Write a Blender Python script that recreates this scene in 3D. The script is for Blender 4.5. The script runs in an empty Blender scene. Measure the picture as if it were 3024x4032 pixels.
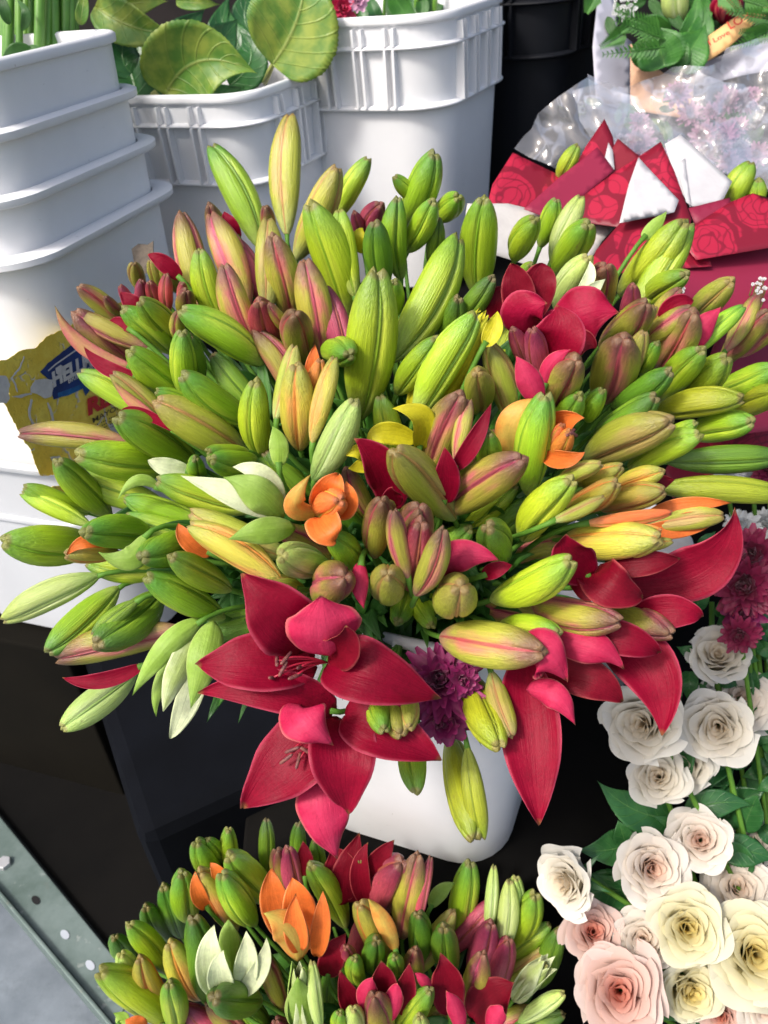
import bpy, bmesh, math, random
from mathutils import Vector, Matrix
from math import sin, cos, pi, radians, sqrt
random.seed(7)
SC = bpy.context.scene
COL = SC.collection
# ---------------- camera ----------------
FOC = 3281.0                       # focal length in pixels of the 3024 x 4032 photograph
CAMZ = 1.30
_U = Vector((-255, 2540, 1800)).normalized()      # world up seen in camera axes
_F = Vector((0, 0, -1))
_Y = (_F - _F.dot(_U) * _U).normalized()
_X = _Y.cross(_U)
R3 = Matrix((_X, _Y, _U))
CAMP = Vector((0, 0, CAMZ))
cd = bpy.data.cameras.new('camera')
cam = bpy.data.objects.new('camera', cd)
COL.objects.link(cam)
cam.matrix_world = Matrix.Translation(CAMP) @ R3.to_4x4()
cd.sensor_fit = 'VERTICAL'; cd.sensor_height = 24.0; cd.lens = 24.0 * FOC / 4032.0
cd.clip_start = 0.02; cd.clip_end = 60
cd.dof.use_dof = True; cd.dof.focus_distance = 0.66; cd.dof.aperture_fstop = 6.5
SC.camera = cam
# ---------------- world, sun, exposure ----------------
SUN_EL, SUN_AZ = 52, 232           # azimuth of the sun, degrees clockwise from +Y
W = bpy.data.worlds.new('World'); SC.world = W; W.use_nodes = True
wn = W.node_tree.nodes; wl = W.node_tree.links
sky = wn.new('ShaderNodeTexSky'); sky.sky_type = 'NISHITA'; sky.sun_disc = False
sky.sun_elevation = radians(SUN_EL); sky.sun_rotation = radians(SUN_AZ)
sky.air_density = 1.0; sky.dust_density = 5.0; sky.ozone_density = 0.6
wn['Background'].inputs[1].default_value = 0.15
wl.new(sky.outputs[0], wn['Background'].inputs[0])
sd = bpy.data.lights.new('sun', 'SUN'); sd.energy = 2.1; sd.angle = radians(10); sd.color = (1, .965, .91)
so = bpy.data.objects.new('sun', sd); COL.objects.link(so)
_sdir = Vector((sin(radians(SUN_AZ)) * cos(radians(SUN_EL)), cos(radians(SUN_AZ)) * cos(radians(SUN_EL)), sin(radians(SUN_EL))))
so.rotation_euler = (-_sdir).to_track_quat('-Z', 'Y').to_euler()
so.location = (0, -1, 3)
SC.view_settings.view_transform = 'Standard'; SC.view_settings.look = 'None'
SC.view_settings.exposure = 0.62; SC.view_settings.gamma = 1; SC.view_settings.use_curve_mapping = False
SC.render.engine = 'CYCLES'

# ---------------- pixel helpers ----------------
def P(x, y, d):                    # photo pixel + depth along the view axis -> world point
    return CAMP + R3 @ Vector(((x - 1512) / FOC * d, -(y - 2016) / FOC * d, -d))
def PD(x, y, d): return P(x * 1.82280, y * 1.82280, d)
def Pz(x, y, z):                   # 1659-wide pixel on the horizontal plane z
    a = PD(x, y, 1); t = (z - CAMZ) / (a.z - CAMZ); return CAMP + t * (a - CAMP)
def onplane(x, y, p0, n, off=0.0): # ray through a photo pixel meets a plane
    dr = P(x, y, 1) - CAMP
    t = ((p0 + n * off) - CAMP).dot(n) / dr.dot(n); return CAMP + dr * t
def tile(c, x, y):
    r_, c_ = int(c[0]), int(c[1]); s = .6172 if c_ == 2 else .6028
    return c_ * 1000 + x * s, r_ * 1000 + y * s
def tsc(c): return .6172 if c[1] == '2' else .6028

# ---------------- object helpers ----------------
def thing(name, label, cat, loc=(0, 0, 0), group=None):
    o = bpy.data.objects.new(name, None); COL.objects.link(o); o.location = loc
    o.empty_display_size = .02
    o['label'] = label; o['category'] = cat
    if group: o['group'] = group
    return o
def mesh_obj(name, verts, faces, mat, parent=None, uvs=None, smooth=True, label=None):
    me = bpy.data.meshes.new(name)
    if parent is not None:
        l = wloc(parent); verts = [(v[0] - l.x, v[1] - l.y, v[2] - l.z) for v in verts]
    me.from_pydata([tuple(v) for v in verts], [], faces)
    if uvs:
        ul = me.uv_layers.new(name='UVMap')
        for lp in me.loops: ul.data[lp.index].uv = uvs[lp.vertex_index]
    if smooth: me.polygons.foreach_set('use_smooth', [True] * len(me.polygons))
    me.update()
    for m in (mat if isinstance(mat, (list, tuple)) else [mat]): me.materials.append(m)
    o = bpy.data.objects.new(name, me); COL.objects.link(o)
    if parent is not None: o.parent = parent
    if label: o['label'] = label
    return o
def wloc(o):
    v = Vector(o.location)
    while o.parent: o = o.parent; v = v + Vector(o.location)
    return v
def tag(o, label, cat, group=None):
    o['label'] = label; o['category'] = cat
    if group: o['group'] = group
    return o
class MB:
    def __init__(s): s.v = []; s.f = []; s.uv = []
    def add(s, v, f, uv=None):
        n = len(s.v); s.v += [Vector(a) for a in v]; s.f += [tuple(i + n for i in q) for q in f]
        s.uv += (uv if uv else [(0, 0)] * len(v))
    def build(s, name, mat, parent=None, smooth=True, label=None):
        return mesh_obj(name, s.v, s.f, mat, parent, s.uv, smooth, label)
def tube(mb, pts, radii, n=7):
    pts = [Vector(p) for p in pts]; m = len(pts); v = []; f = []; uv = []
    t0 = (pts[1] - pts[0]).normalized(); u = t0.orthogonal().normalized()
    for i, p in enumerate(pts):
        t = (pts[min(i + 1, m - 1)] - pts[max(i - 1, 0)])
        t = t.normalized() if t.length > 1e-9 else t0
        u = (u - t * u.dot(t)); u = u.normalized() if u.length > 1e-6 else t.orthogonal().normalized()
        w = t.cross(u); r = radii[i] if isinstance(radii, (list, tuple)) else radii
        for k in range(n):
            a = 2 * pi * k / n; v.append(p + (u * cos(a) + w * sin(a)) * r); uv.append((k / n, i / (m - 1)))
    for i in range(m - 1):
        for k in range(n):
            a = i * n + k; b = i * n + (k + 1) % n; f.append((a, b, b + n, a + n))
    f.append(tuple(range(n))[::-1]); f.append(tuple((m - 1) * n + k for k in range(n)))
    mb.add(v, f, uv)
def bez(a, b, c, n):               # quadratic through a, (approx.) b, c
    k = b * 2 - (a + c) * .5
    return [a * (1 - t) ** 2 + k * 2 * t * (1 - t) + c * t * t for t in [i / n for i in range(n + 1)]]

# ---------------- material helpers ----------------
def newmat(name):
    m = bpy.data.materials.new(name); m.use_nodes = True
    nt = m.node_tree; return m, nt, nt.nodes, nt.links, nt.nodes['Principled BSDF']
def inp(b, k, v):
    if k in b.inputs: b.inputs[k].default_value = v
def C4(c): return (c[0], c[1], c[2], 1)
class N:                            # small node builder
    def __init__(s, nt): s.nt = nt; s.n = nt.nodes; s.l = nt.links
    def link(s, a, b):
        if hasattr(a, 'default_value') or hasattr(a, 'links'): s.l.new(a, b)
        else: b.default_value = a
    def math(s, op, a, b=None, c=None, clamp=False):
        q = s.n.new('ShaderNodeMath'); q.operation = op; q.use_clamp = clamp
        for i, x in enumerate((a, b, c)):
            if x is not None: s.link(x, q.inputs[i])
        return q.outputs[0]
    def mix(s, f, a, b, mode='MIX'):
        q = s.n.new('ShaderNodeMix'); q.data_type = 'RGBA'; q.blend_type = mode
        s.link(f, q.inputs[0])
        for x, i in ((a, 6), (b, 7)):
            s.link(C4(x) if isinstance(x, (tuple, list)) else x, q.inputs[i])
        return q.outputs[2]
    def ss(s, x, lo, hi):           # smoothstep
        q = s.n.new('ShaderNodeMapRange'); q.interpolation_type = 'SMOOTHSTEP'
        s.link(x, q.inputs[0]); q.inputs[1].default_value = lo; q.inputs[2].default_value = hi; return q.outputs[0]
    def coord(s, k='Object'): return s.n.new('ShaderNodeTexCoord').outputs[k]
    def mapping(s, v, sc=(1, 1, 1), loc=(0, 0, 0)):
        q = s.n.new('ShaderNodeMapping'); q.inputs['Scale'].default_value = sc; q.inputs['Location'].default_value = loc
        s.l.new(v, q.inputs[0]); return q.outputs[0]
    def noise(s, v, scale, detail=3, rough=.55, W_=None):
        q = s.n.new('ShaderNodeTexNoise'); q.inputs['Scale'].default_value = scale
        q.inputs['Detail'].default_value = detail; q.inputs['Roughness'].default_value = rough
        if W_ is not None:
            q.noise_dimensions = '4D'; s.link(W_, q.inputs['W'])
        s.l.new(v, q.inputs['Vector']); return q.outputs[0]
    def rnd(s): return s.n.new('ShaderNodeObjectInfo').outputs['Random']
    def uv(s):
        q = s.n.new('ShaderNodeSeparateXYZ'); s.l.new(s.coord('UV'), q.inputs[0]); return q.outputs[0], q.outputs[1]
    def bump(s, h, strength, dist, b):
        q = s.n.new('ShaderNodeBump'); q.inputs['Strength'].default_value = strength; q.inputs['Distance'].default_value = dist
        s.l.new(h, q.inputs['Height']); s.l.new(q.outputs[0], b.inputs['Normal'])
    def hsv(s, col, h=.5, sat=1.0, val=1.0):
        q = s.n.new('ShaderNodeHueSaturation'); s.link(h, q.inputs['Hue']); s.link(sat, q.inputs['Saturation']); s.link(val, q.inputs['Value'])
        s.link(col, q.inputs['Color']); return q.outputs[0]
def translucent(m, k, amount, colsock):
    nt = m.node_tree; b = nt.nodes['Principled BSDF']; out = nt.nodes['Material Output']
    t = nt.nodes.new('ShaderNodeBsdfTranslucent'); nt.links.new(colsock, t.inputs[0])
    mx = nt.nodes.new('ShaderNodeMixShader'); mx.inputs[0].default_value = amount
    nt.links.new(b.outputs[0], mx.inputs[1]); nt.links.new(t.outputs[0], mx.inputs[2]); nt.links.new(mx.outputs[0], out.inputs[0])

# ---------------- bud materials ----------------
# main, blush towards the seams, seam line, tip, base
BUDC = {
 'g': ((.30, .48, .020), (.50, .63, .055), (.15, .30, .02), (.10, .27, .03), (.42, .54, .12)),
 'l': ((.40, .55, .022), (.54, .66, .055), (.22, .40, .02), (.17, .34, .03), (.46, .58, .14)),
 'p': ((.46, .60, .17), (.60, .70, .33), (.34, .50, .12), (.42, .56, .12), (.30, .48, .12)),
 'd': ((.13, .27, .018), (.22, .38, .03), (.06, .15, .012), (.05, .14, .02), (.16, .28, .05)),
 'k': ((.38, .36, .045), (.54, .15, .14), (.38, .05, .08), (.13, .04, .04), (.46, .22, .16)),
 'n': ((.38, .42, .045), (.50, .38, .12), (.45, .24, .08), (.28, .26, .05), (.42, .48, .16)),
 'r': ((.48, .07, .10), (.56, .13, .16), (.36, .10, .05), (.16, .015, .04), (.42, .08, .08)),
 'o': ((.52, .44, .055), (.70, .34, .09), (.74, .24, .05), (.30, .32, .05), (.52, .40, .12)),
 'y': ((.37, .41, .018), (.46, .50, .035), (.24, .30, .015), (.24, .34, .02), (.36, .44, .05)),
 'q': ((.80, .24, .045), (.84, .36, .10), (.66, .46, .06), (.72, .20, .04), (.80, .40, .14)),
}
_bm = {}
def budmat(t):
    if t in _bm: return _bm[t]
    m, nt, n, l, b = newmat('lily_bud_' + {'g': 'green', 'l': 'lime', 'p': 'pale', 'd': 'dark', 'k': 'blush', 'n': 'golden', 'r': 'red', 'o': 'orange', 'y': 'yellow', 'q': 'vivid_orange'}[t])
    q = N(nt); main, blush, seam, tip, base = BUDC[t]
    s, u = q.uv(); rn = q.rnd()
    big = q.noise(q.coord(), 2.2, 2, .5, q.math('MULTIPLY', rn, 37.0))
    st = q.noise(q.mapping(q.coord(), (11, 11, .7)), 2.0, 3, .6, q.math('MULTIPLY', rn, 11.0))
    fine = q.noise(q.mapping(q.coord(), (60, 60, 60)), 1.0, 2, .6)
    edge = q.math('SUBTRACT', 1.0, s)
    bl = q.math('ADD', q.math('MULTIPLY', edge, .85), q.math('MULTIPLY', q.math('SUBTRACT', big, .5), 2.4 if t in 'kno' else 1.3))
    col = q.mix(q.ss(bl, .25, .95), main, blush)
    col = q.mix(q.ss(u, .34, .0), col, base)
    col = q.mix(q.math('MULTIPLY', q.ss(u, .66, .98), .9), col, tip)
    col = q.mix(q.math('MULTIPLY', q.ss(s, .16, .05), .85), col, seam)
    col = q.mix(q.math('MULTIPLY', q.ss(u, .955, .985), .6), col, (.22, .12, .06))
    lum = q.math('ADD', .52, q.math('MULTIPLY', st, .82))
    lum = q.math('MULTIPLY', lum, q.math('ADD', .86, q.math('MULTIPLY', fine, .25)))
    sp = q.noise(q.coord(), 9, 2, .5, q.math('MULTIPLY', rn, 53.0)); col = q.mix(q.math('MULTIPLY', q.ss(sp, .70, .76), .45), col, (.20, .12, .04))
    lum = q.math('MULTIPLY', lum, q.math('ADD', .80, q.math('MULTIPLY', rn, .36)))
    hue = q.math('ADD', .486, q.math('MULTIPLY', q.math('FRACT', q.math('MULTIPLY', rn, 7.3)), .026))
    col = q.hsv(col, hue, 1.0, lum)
    l.new(col, b.inputs['Base Color'])
    inp(b, 'Roughness', .36); inp(b, 'Specular IOR Level', .5)
    inp(b, 'Subsurface Weight', .10); inp(b, 'Subsurface Radius', (.006, .006, .002)); inp(b, 'Subsurface Scale', .6)
    q.bump(q.math('ADD', q.math('MULTIPLY', st, 1.0), q.math('MULTIPLY', fine, .35)), .75, .0015, b)
    _bm[t] = m; return m

# ---------------- petal materials: inside, outside, edge ----------------
PETC = {
 'R': ((.22, .0015, .019), (.34, .007, .042), (.50, .07, .12)),   # crimson
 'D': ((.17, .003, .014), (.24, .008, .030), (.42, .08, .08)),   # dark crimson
 'K': ((.42, .010, .055), (.52, .035, .095), (.58, .16, .15)),   # pink red reverse
 'O': ((.80, .19, .035), (.70, .36, .08), (.80, .34, .13)),   # orange
 'Y': ((.66, .60, .02), (.50, .52, .03), (.62, .58, .05)),     # yellow
 'E': ((.74, .80, .50), (.46, .58, .18), (.70, .78, .44)),     # cream green
 'G': ((.36, .52, .12), (.26, .42, .055), (.46, .58, .18)),     # pale green outside tepals
 'B': ((.50, .12, .13), (.46, .24, .09), (.52, .18, .17)),     # blush outside
 'M': ((.74, .26, .05), (.62, .44, .09), (.78, .34, .12)),     # yellow green outside, orange in
}
_pm = {}
def petmat(t):
    if t in _pm: return _pm[t]
    m, nt, n, l, b = newmat('tepal_' + {'R': 'crimson', 'D': 'dark_crimson', 'K': 'pink', 'O': 'orange', 'Y': 'yellow', 'E': 'cream', 'G': 'pale_green', 'B': 'blush', 'M': 'orange_green'}[t])
    q = N(nt); a, o, e = PETC[t]
    x, y = q.uv(); out = q.math('GREATER_THAN', y, 1.5)
    u = q.math('SUBTRACT', y, q.math('MULTIPLY', out, 2.0))
    ax = q.math('ABSOLUTE', x)
    wv = n.new('ShaderNodeCombineXYZ'); l.new(x, wv.inputs[0]); l.new(u, wv.inputs[1])
    st = q.noise(q.mapping(wv.outputs[0], (4, 1.0, 1)), 1.6, 4, .6)
    bl = q.noise(q.coord(), 55, 3, .6); mic = q.noise(q.coord(), 420, 3, .65)
    ai = q.mix(q.ss(bl, .35, .75), a, tuple(c * .8 for c in a))
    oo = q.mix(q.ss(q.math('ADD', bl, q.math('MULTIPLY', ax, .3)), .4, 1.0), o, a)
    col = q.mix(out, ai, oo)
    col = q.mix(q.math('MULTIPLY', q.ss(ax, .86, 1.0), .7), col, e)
    if t in 'RDKOB': col = q.mix(q.math('MULTIPLY', q.ss(u, .95, 1.0), .4), col, (.45, .30, .10))
    if t in 'GMB': col = q.mix(q.math('MULTIPLY', q.ss(u, .7, 1.0), .35), col, (.16, .34, .05))
    rn = q.rnd()
    lum = q.math('MULTIPLY', q.math('ADD', .60, q.math('ADD', q.math('MULTIPLY', st, .46), q.math('MULTIPLY', mic, .34))), q.math('ADD', .86, q.math('MULTIPLY', rn, .26)))
    col = q.hsv(col, .5, 1.0, lum)
    l.new(col, b.inputs['Base Color'])
    inp(b, 'Roughness', .48 if t in 'RDK' else .42); inp(b, 'Specular IOR Level', .14 if t in 'RDK' else .3)
    q.bump(q.math('ADD', q.math('ADD', q.math('MULTIPLY', st, .9), q.math('MULTIPLY', bl, .8)), q.math('MULTIPLY', mic, .35)), .55, .0016, b)
    translucent(m, q, .14 if t in 'RDK' else .24, col)
    _pm[t] = m; return m

def leafmat(name, a, c, rib, veins=False, rough=.4):
    m, nt, n, l, b = newmat(name); q = N(nt); x, y = q.uv()
    out = q.math('GREATER_THAN', y, 1.5); u = q.math('SUBTRACT', y, q.math('MULTIPLY', out, 2.0)); ax = q.math('ABSOLUTE', x)
    bl = q.noise(q.coord(), 28, 3, .6)
    col = q.mix(q.ss(bl, .35, .7), a, c)
    if veins:
        vv = q.math('SINE', q.math('MULTIPLY', q.math('SUBTRACT', u, q.math('MULTIPLY', ax, .22)), 48))
        vl = q.ss(vv, .86, 1.0)
        col = q.mix(q.math('MULTIPLY', vl, .2), col, rib)
        q.bump(q.math('SUBTRACT', q.math('MULTIPLY', bl, .5), q.math('ADD', vl, q.ss(ax, .06, .0))), .4, .002, b)
    else:
        vv = q.noise(q.mapping(q.coord('UV'), (16, .6, 1)), 1.5, 2)
        col = q.mix(q.math('MULTIPLY', q.ss(vv, .5, .7), .25), col, rib)
        q.bump(vv, .4, .002, b)
    col = q.mix(q.math('MULTIPLY', q.ss(ax, .055, .0), .7), col, rib)
    l.new(col, b.inputs['Base Color']); inp(b, 'Roughness', rough)
    translucent(m, q, .2, col); return m
def plain(name, c, rough=.5, c2=None, sc=20, bump=0.0, spec=.5, metal=0, bd=.001):
    m, nt, n, l, b = newmat(name); q = N(nt)
    nz = q.noise(q.coord(), sc, 5, .6)
    col = q.mix(q.ss(nz, .3, .7), c, c2 or tuple(x * .85 for x in c)); l.new(col, b.inputs['Base Color'])
    inp(b, 'Roughness', rough); inp(b, 'Specular IOR Level', spec); inp(b, 'Metallic', metal)
    if bump: q.bump(nz, bump, bd, b)
    return m
M_STEM = plain('lily_stem_green', (.07, .17, .018), .55, (.10, .23, .03), 40, 0, .2)
M_LEAF = leafmat('lily_leaf', (.022, .10, .012), (.045, .16, .022), (.07, .20, .035))
M_LEAF2 = leafmat('lily_leaf_light', (.05, .18, .02), (.09, .26, .03), (.12, .30, .05))
M_DLEAF = leafmat('rose_leaf', (.02, .10, .025), (.045, .17, .04), (.10, .24, .06), True, .36)
M_HLEAF = leafmat('broad_leaf', (.10, .24, .03), (.34, .42, .06), (.36, .42, .10), True, .45)
M_ANTH = plain('anther', (.09, .015, .025), .6, (.22, .08, .06), 300)
M_FIL = plain('filament', (.45, .02, .05), .4)
M_BLACK = plain('black_plastic', (.006, .007, .010), .5, (.011, .012, .015), 6, .2, .25)
# ---------------- geometry builders ----------------
_SV = [0, .05, .11, .18, .30, .5, .75, 1.0]
_PR = [(0, .18), (.025, .29), (.07, .44), (.14, .61), (.23, .78), (.33, .91), (.43, .98), (.53, 1.0), (.63, .985), (.72, .935), (.80, .845), (.865, .73), (.915, .61), (.95, .50), (.978, .39), (.997, .25), (1.004, .0)]
_budcache = {}
def bud_mesh(t, var):
    if (t, var) in _budcache: return _budcache[(t, var)]
    rg = random.Random(var * 31 + 5)
    bx, by = rg.uniform(-.17, .17), rg.uniform(-.17, .17); gd = rg.uniform(.85, 1.25); tw = rg.uniform(-.3, .3)
    ang = []
    for k in range(3):
        c = k * 2 * pi / 3
        for s in _SV[:-1]: ang.append((c - (1 - s) * pi / 3, s))
        for s in _SV[::-1][:-1]: ang.append((c + (1 - s) * pi / 3, s))
    n = len(ang); v = []; uv = []; f = []
    amp = [rg.uniform(.90, 1.08) for _ in range(3)]; tl = [rg.uniform(.0, .03) for _ in range(3)]
    for i, (z, r) in enumerate(_PR):
        tipf = max(0, (z - .80) / .2) ** 1.5
        for j, (a, s) in enumerate(ang):
            lobe = 1 - .17 * (1 - s) ** 2 - .10 * tipf * (1 - s)
            gr = -.105 * gd * math.exp(-((s - .11) / .055) ** 2) * min(1, z * 5) - .12 * tipf * math.exp(-(s / .12) ** 2)
            ridge = .022 * math.exp(-((s - 1) / .12) ** 2)
            rr = .5 * r * (lobe + gr + ridge) * amp[j // 14]
            zz = z + (.022 + tl[j // 14]) * tipf * (s - .4) * (1 if z < 1.003 else 0)
            if z > 1.003: rr = 0; zz = .982
            aa = a + tw * z
            v.append((rr * cos(aa) + bx * sin(pi * z), rr * sin(aa) + by * sin(pi * z), zz)); uv.append((s, z))
    m = len(_PR)
    for i in range(m - 1):
        for j in range(n):
            a = i * n + j; b = i * n + (j + 1) % n; f.append((a, b, b + n, a + n))
    me = bpy.data.meshes.new('bud'); me.from_pydata(v, [], f)
    ul = me.uv_layers.new(name='UVMap')
    for lp in me.loops: ul.data[lp.index].uv = uv[lp.vertex_index]
    me.polygons.foreach_set('use_smooth', [True] * len(me.polygons)); me.materials.append(budmat(t)); me.update()
    _budcache[(t, var)] = me; return me
_bc = [0]
def bud(parent, tip, base, w, t, label=None):
    _bc[0] += 1; var = (_bc[0] * 7) % 11
    o = bpy.data.objects.new('bud', bud_mesh(t, var)); COL.objects.link(o); o.parent = parent
    ax = tip - base; L = ax.length
    rot = ax.to_track_quat('Z', 'Y').to_matrix() @ Matrix.Rotation(random.uniform(0, 2 * pi / 3), 3, 'Z')
    o.matrix_local = Matrix.Translation(base - wloc(parent)) @ rot.to_4x4() @ Matrix.Diagonal((w * random.uniform(1.10, 1.20), w * random.uniform(1.09, 1.18), L * random.uniform(.99, 1.06), 1))
    if label: o['label'] = label
    return o
def wprof(u, kind):
    if kind == 'lily': return max(.0, .26 * (1 - u) ** 2 + 1.04 * sin(pi * u ** .86) ** (.66 + .30 * u)) if 0 < u < 1 else (.26 if u <= 0 else .02)
    if kind == 'leaf': return .10 * (1 - u) ** 3 + sin(pi * u ** .78) ** .9 if 0 < u < 1 else (.1 if u <= 0 else .01)
    if kind == 'broad': return .05 * (1 - u) ** 4 + sin(pi * u ** .64) ** (.60 + .75 * u) if 0 < u < 1 else (.06 if u <= 0 else .01)
    return sin(pi * u) ** .5 if 0 < u < 1 else .05
def petal(parent, B, Mm, T, w, mat, cup=.5, roll=0, ruffle=.03, kind='lily', name='petal', face=None, nu=18, nv=5, thick=.0009, fold=0.0, serr=0, seed=None, label=None):
    rg = random.Random(seed if seed is not None else random.random())
    if serr: nu = 66
    pts = bez(B, Mm, T, nu); xs = [k / nv for k in range(-nv, nv + 1)]; nx = len(xs)
    ph = rg.uniform(0, 6); ph2 = rg.uniform(0, 6)
    tipc = rg.uniform(-.16, .10)
    fd = face if face is not None else (CAMP - Mm).normalized()
    top = []; bot = []; ut = []; ub = []
    for i, p in enumerate(pts):
        u = i / nu
        t = (pts[min(i + 1, nu)] - pts[max(i - 1, 0)]).normalized()
        nrm = (fd - t * fd.dot(t))
        nrm = nrm.normalized() if nrm.length > 1e-4 else t.orthogonal().normalized()
        if roll: nrm = Matrix.Rotation(radians(roll), 3, t) @ nrm
        sd_ = t.cross(nrm); ww = w * wprof(u, kind) * .5
        if serr: ww *= 1 + .045 * ((u * serr) % 1.0 - .5) * (1 if .06 < u < .97 else 0)
        al = max(.05, cup * (1 - .35 * u))
        if kind == 'lily' and u > .72: al += .75 * ((u - .72) / .28) ** 1.5; p = p + nrm * (w * tipc * ((u - .72) / .28) ** 2)
        al = min(al, 1.45)
        for x in xs:
            sx = sin(x * al) / sin(al)
            cz = (1 - cos(x * al)) / max(sin(al), .05)
            rf = ruffle * w * (abs(x) ** 2.5) * sin(7.5 * u + ph + (2 if x > 0 else 0)) + ruffle * .5 * w * x * x * sin(19 * u + ph2 * (1 if x > 0 else 2))
            mid = -.03 * w * math.exp(-(x / .12) ** 2) * (1 - u) - fold * ww * (1 - abs(x))
            q = p + sd_ * (sx * ww) + nrm * (cz * ww + rf * min(1, u * 3) + mid)
            th = thick * (1 - .6 * abs(x)) * (1 if 0 < i < nu else .5)
            top.append(q + nrm * th * .5); bot.append(q - nrm * th * .5); ut.append((x, u)); ub.append((x, u + 2))
    v = top + bot; n0 = len(top); f = []
    for i in range(nu):
        for k in range(nx - 1):
            a = i * nx + k; f.append((a, a + 1, a + 1 + nx, a + nx)[::-1]); f.append((n0 + a, n0 + a + 1, n0 + a + 1 + nx, n0 + a + nx))
        a = i * nx; f.append((a, a + nx, n0 + a + nx, n0 + a)[::-1]); a = i * nx + nx - 1; f.append((a, a + nx, n0 + a + nx, n0 + a))
    f.append(tuple(range(nx)) + tuple(n0 + k for k in range(nx - 1, -1, -1)))
    e = nu * nx; f.append((tuple(e + k for k in range(nx)) + tuple(n0 + e + k for k in range(nx - 1, -1, -1)))[::-1])
    return mesh_obj(name, v, f, mat, parent, ut + ub, True, label)
def open_bud(parent, tip, base, w, mo, opening, label=None, mi=None, name='half_open_bud', inner=3, core=None):
    """six tepals round one axis, parted at the tip"""
    ax = (tip - base); L = ax.length; a = ax.normalized(); u = a.orthogonal().normalized(); vv = a.cross(u)
    ph = random.uniform(0, 2); R = w * .5
    h = thing_part(name, base, parent, label)
    mi = mi or mo
    for k in range(3 + inner):
        inn = k >= 3
        th = ph + (k % 3) * 2 * pi / 3 + (pi / 3 if inn else 0) + random.uniform(-.12, .12)
        r = u * cos(th) + vv * sin(th); sc = .78 if inn else 1
        op = opening * random.uniform(.75, 1.25) * (.6 if inn else 1)
        petal(h, base + r * R * .12, base + a * L * .5 + r * R * (.62 + .35 * op) * sc, base + a * L * random.uniform(.93, 1.03) + r * R * (.16 + 1.5 * op), w * (.80 if inn else .95) * (1 - .12 * op), petmat(mi if inn else mo), cup=1.05 - .4 * min(1, op), ruffle=.02, face=-r, nu=14, nv=4)
    if core: bud(h, base + a * L * .86, base, w * .55, core)
    return h
def thing_part(name, loc, parent, label=None):
    o = bpy.data.objects.new(name, None); COL.objects.link(o); o.parent = parent; o.location = loc - wloc(parent); o.empty_display_size = .01
    if label: o['label'] = label
    return o

# ---------------- the lilies ----------------
SEGS = []; NAMED = []
def D_main(x, y):
    dx = (x - 1600) / 1400; dy = (y - 2250) / 1400
    return .625 + .065 * dx * dx + (.115 * dy * dy if dy < 0 else .06 * dy * dy)
def D_low(x, y):
    dx = (x - 1300) / 800; dy = (y - 4000) / 700
    return .80 + .04 * dx * dx + .035 * dy * dy
def seg(c, tx, ty, bx, by, w, D, dz, asp=3.2):
    tx, ty = tile(c, tx, ty); bx, by = tile(c, bx, by); w *= tsc(c)
    dt = D(tx, ty) - dz * .01
    wr = w * dt / FOC; T = P(tx, ty, dt); SEGS.append((tx, ty, bx, by, w))
    pl = (P(bx, by, dt) - T).length; L = max(asp * wr, pl)
    bx += (bx - tx) * .07; by += (by - ty) * .07
    db = dt + min(.07, sqrt(max(0, L * L - pl * pl))) + .006
    return T, P(bx, by, db), wr
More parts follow.
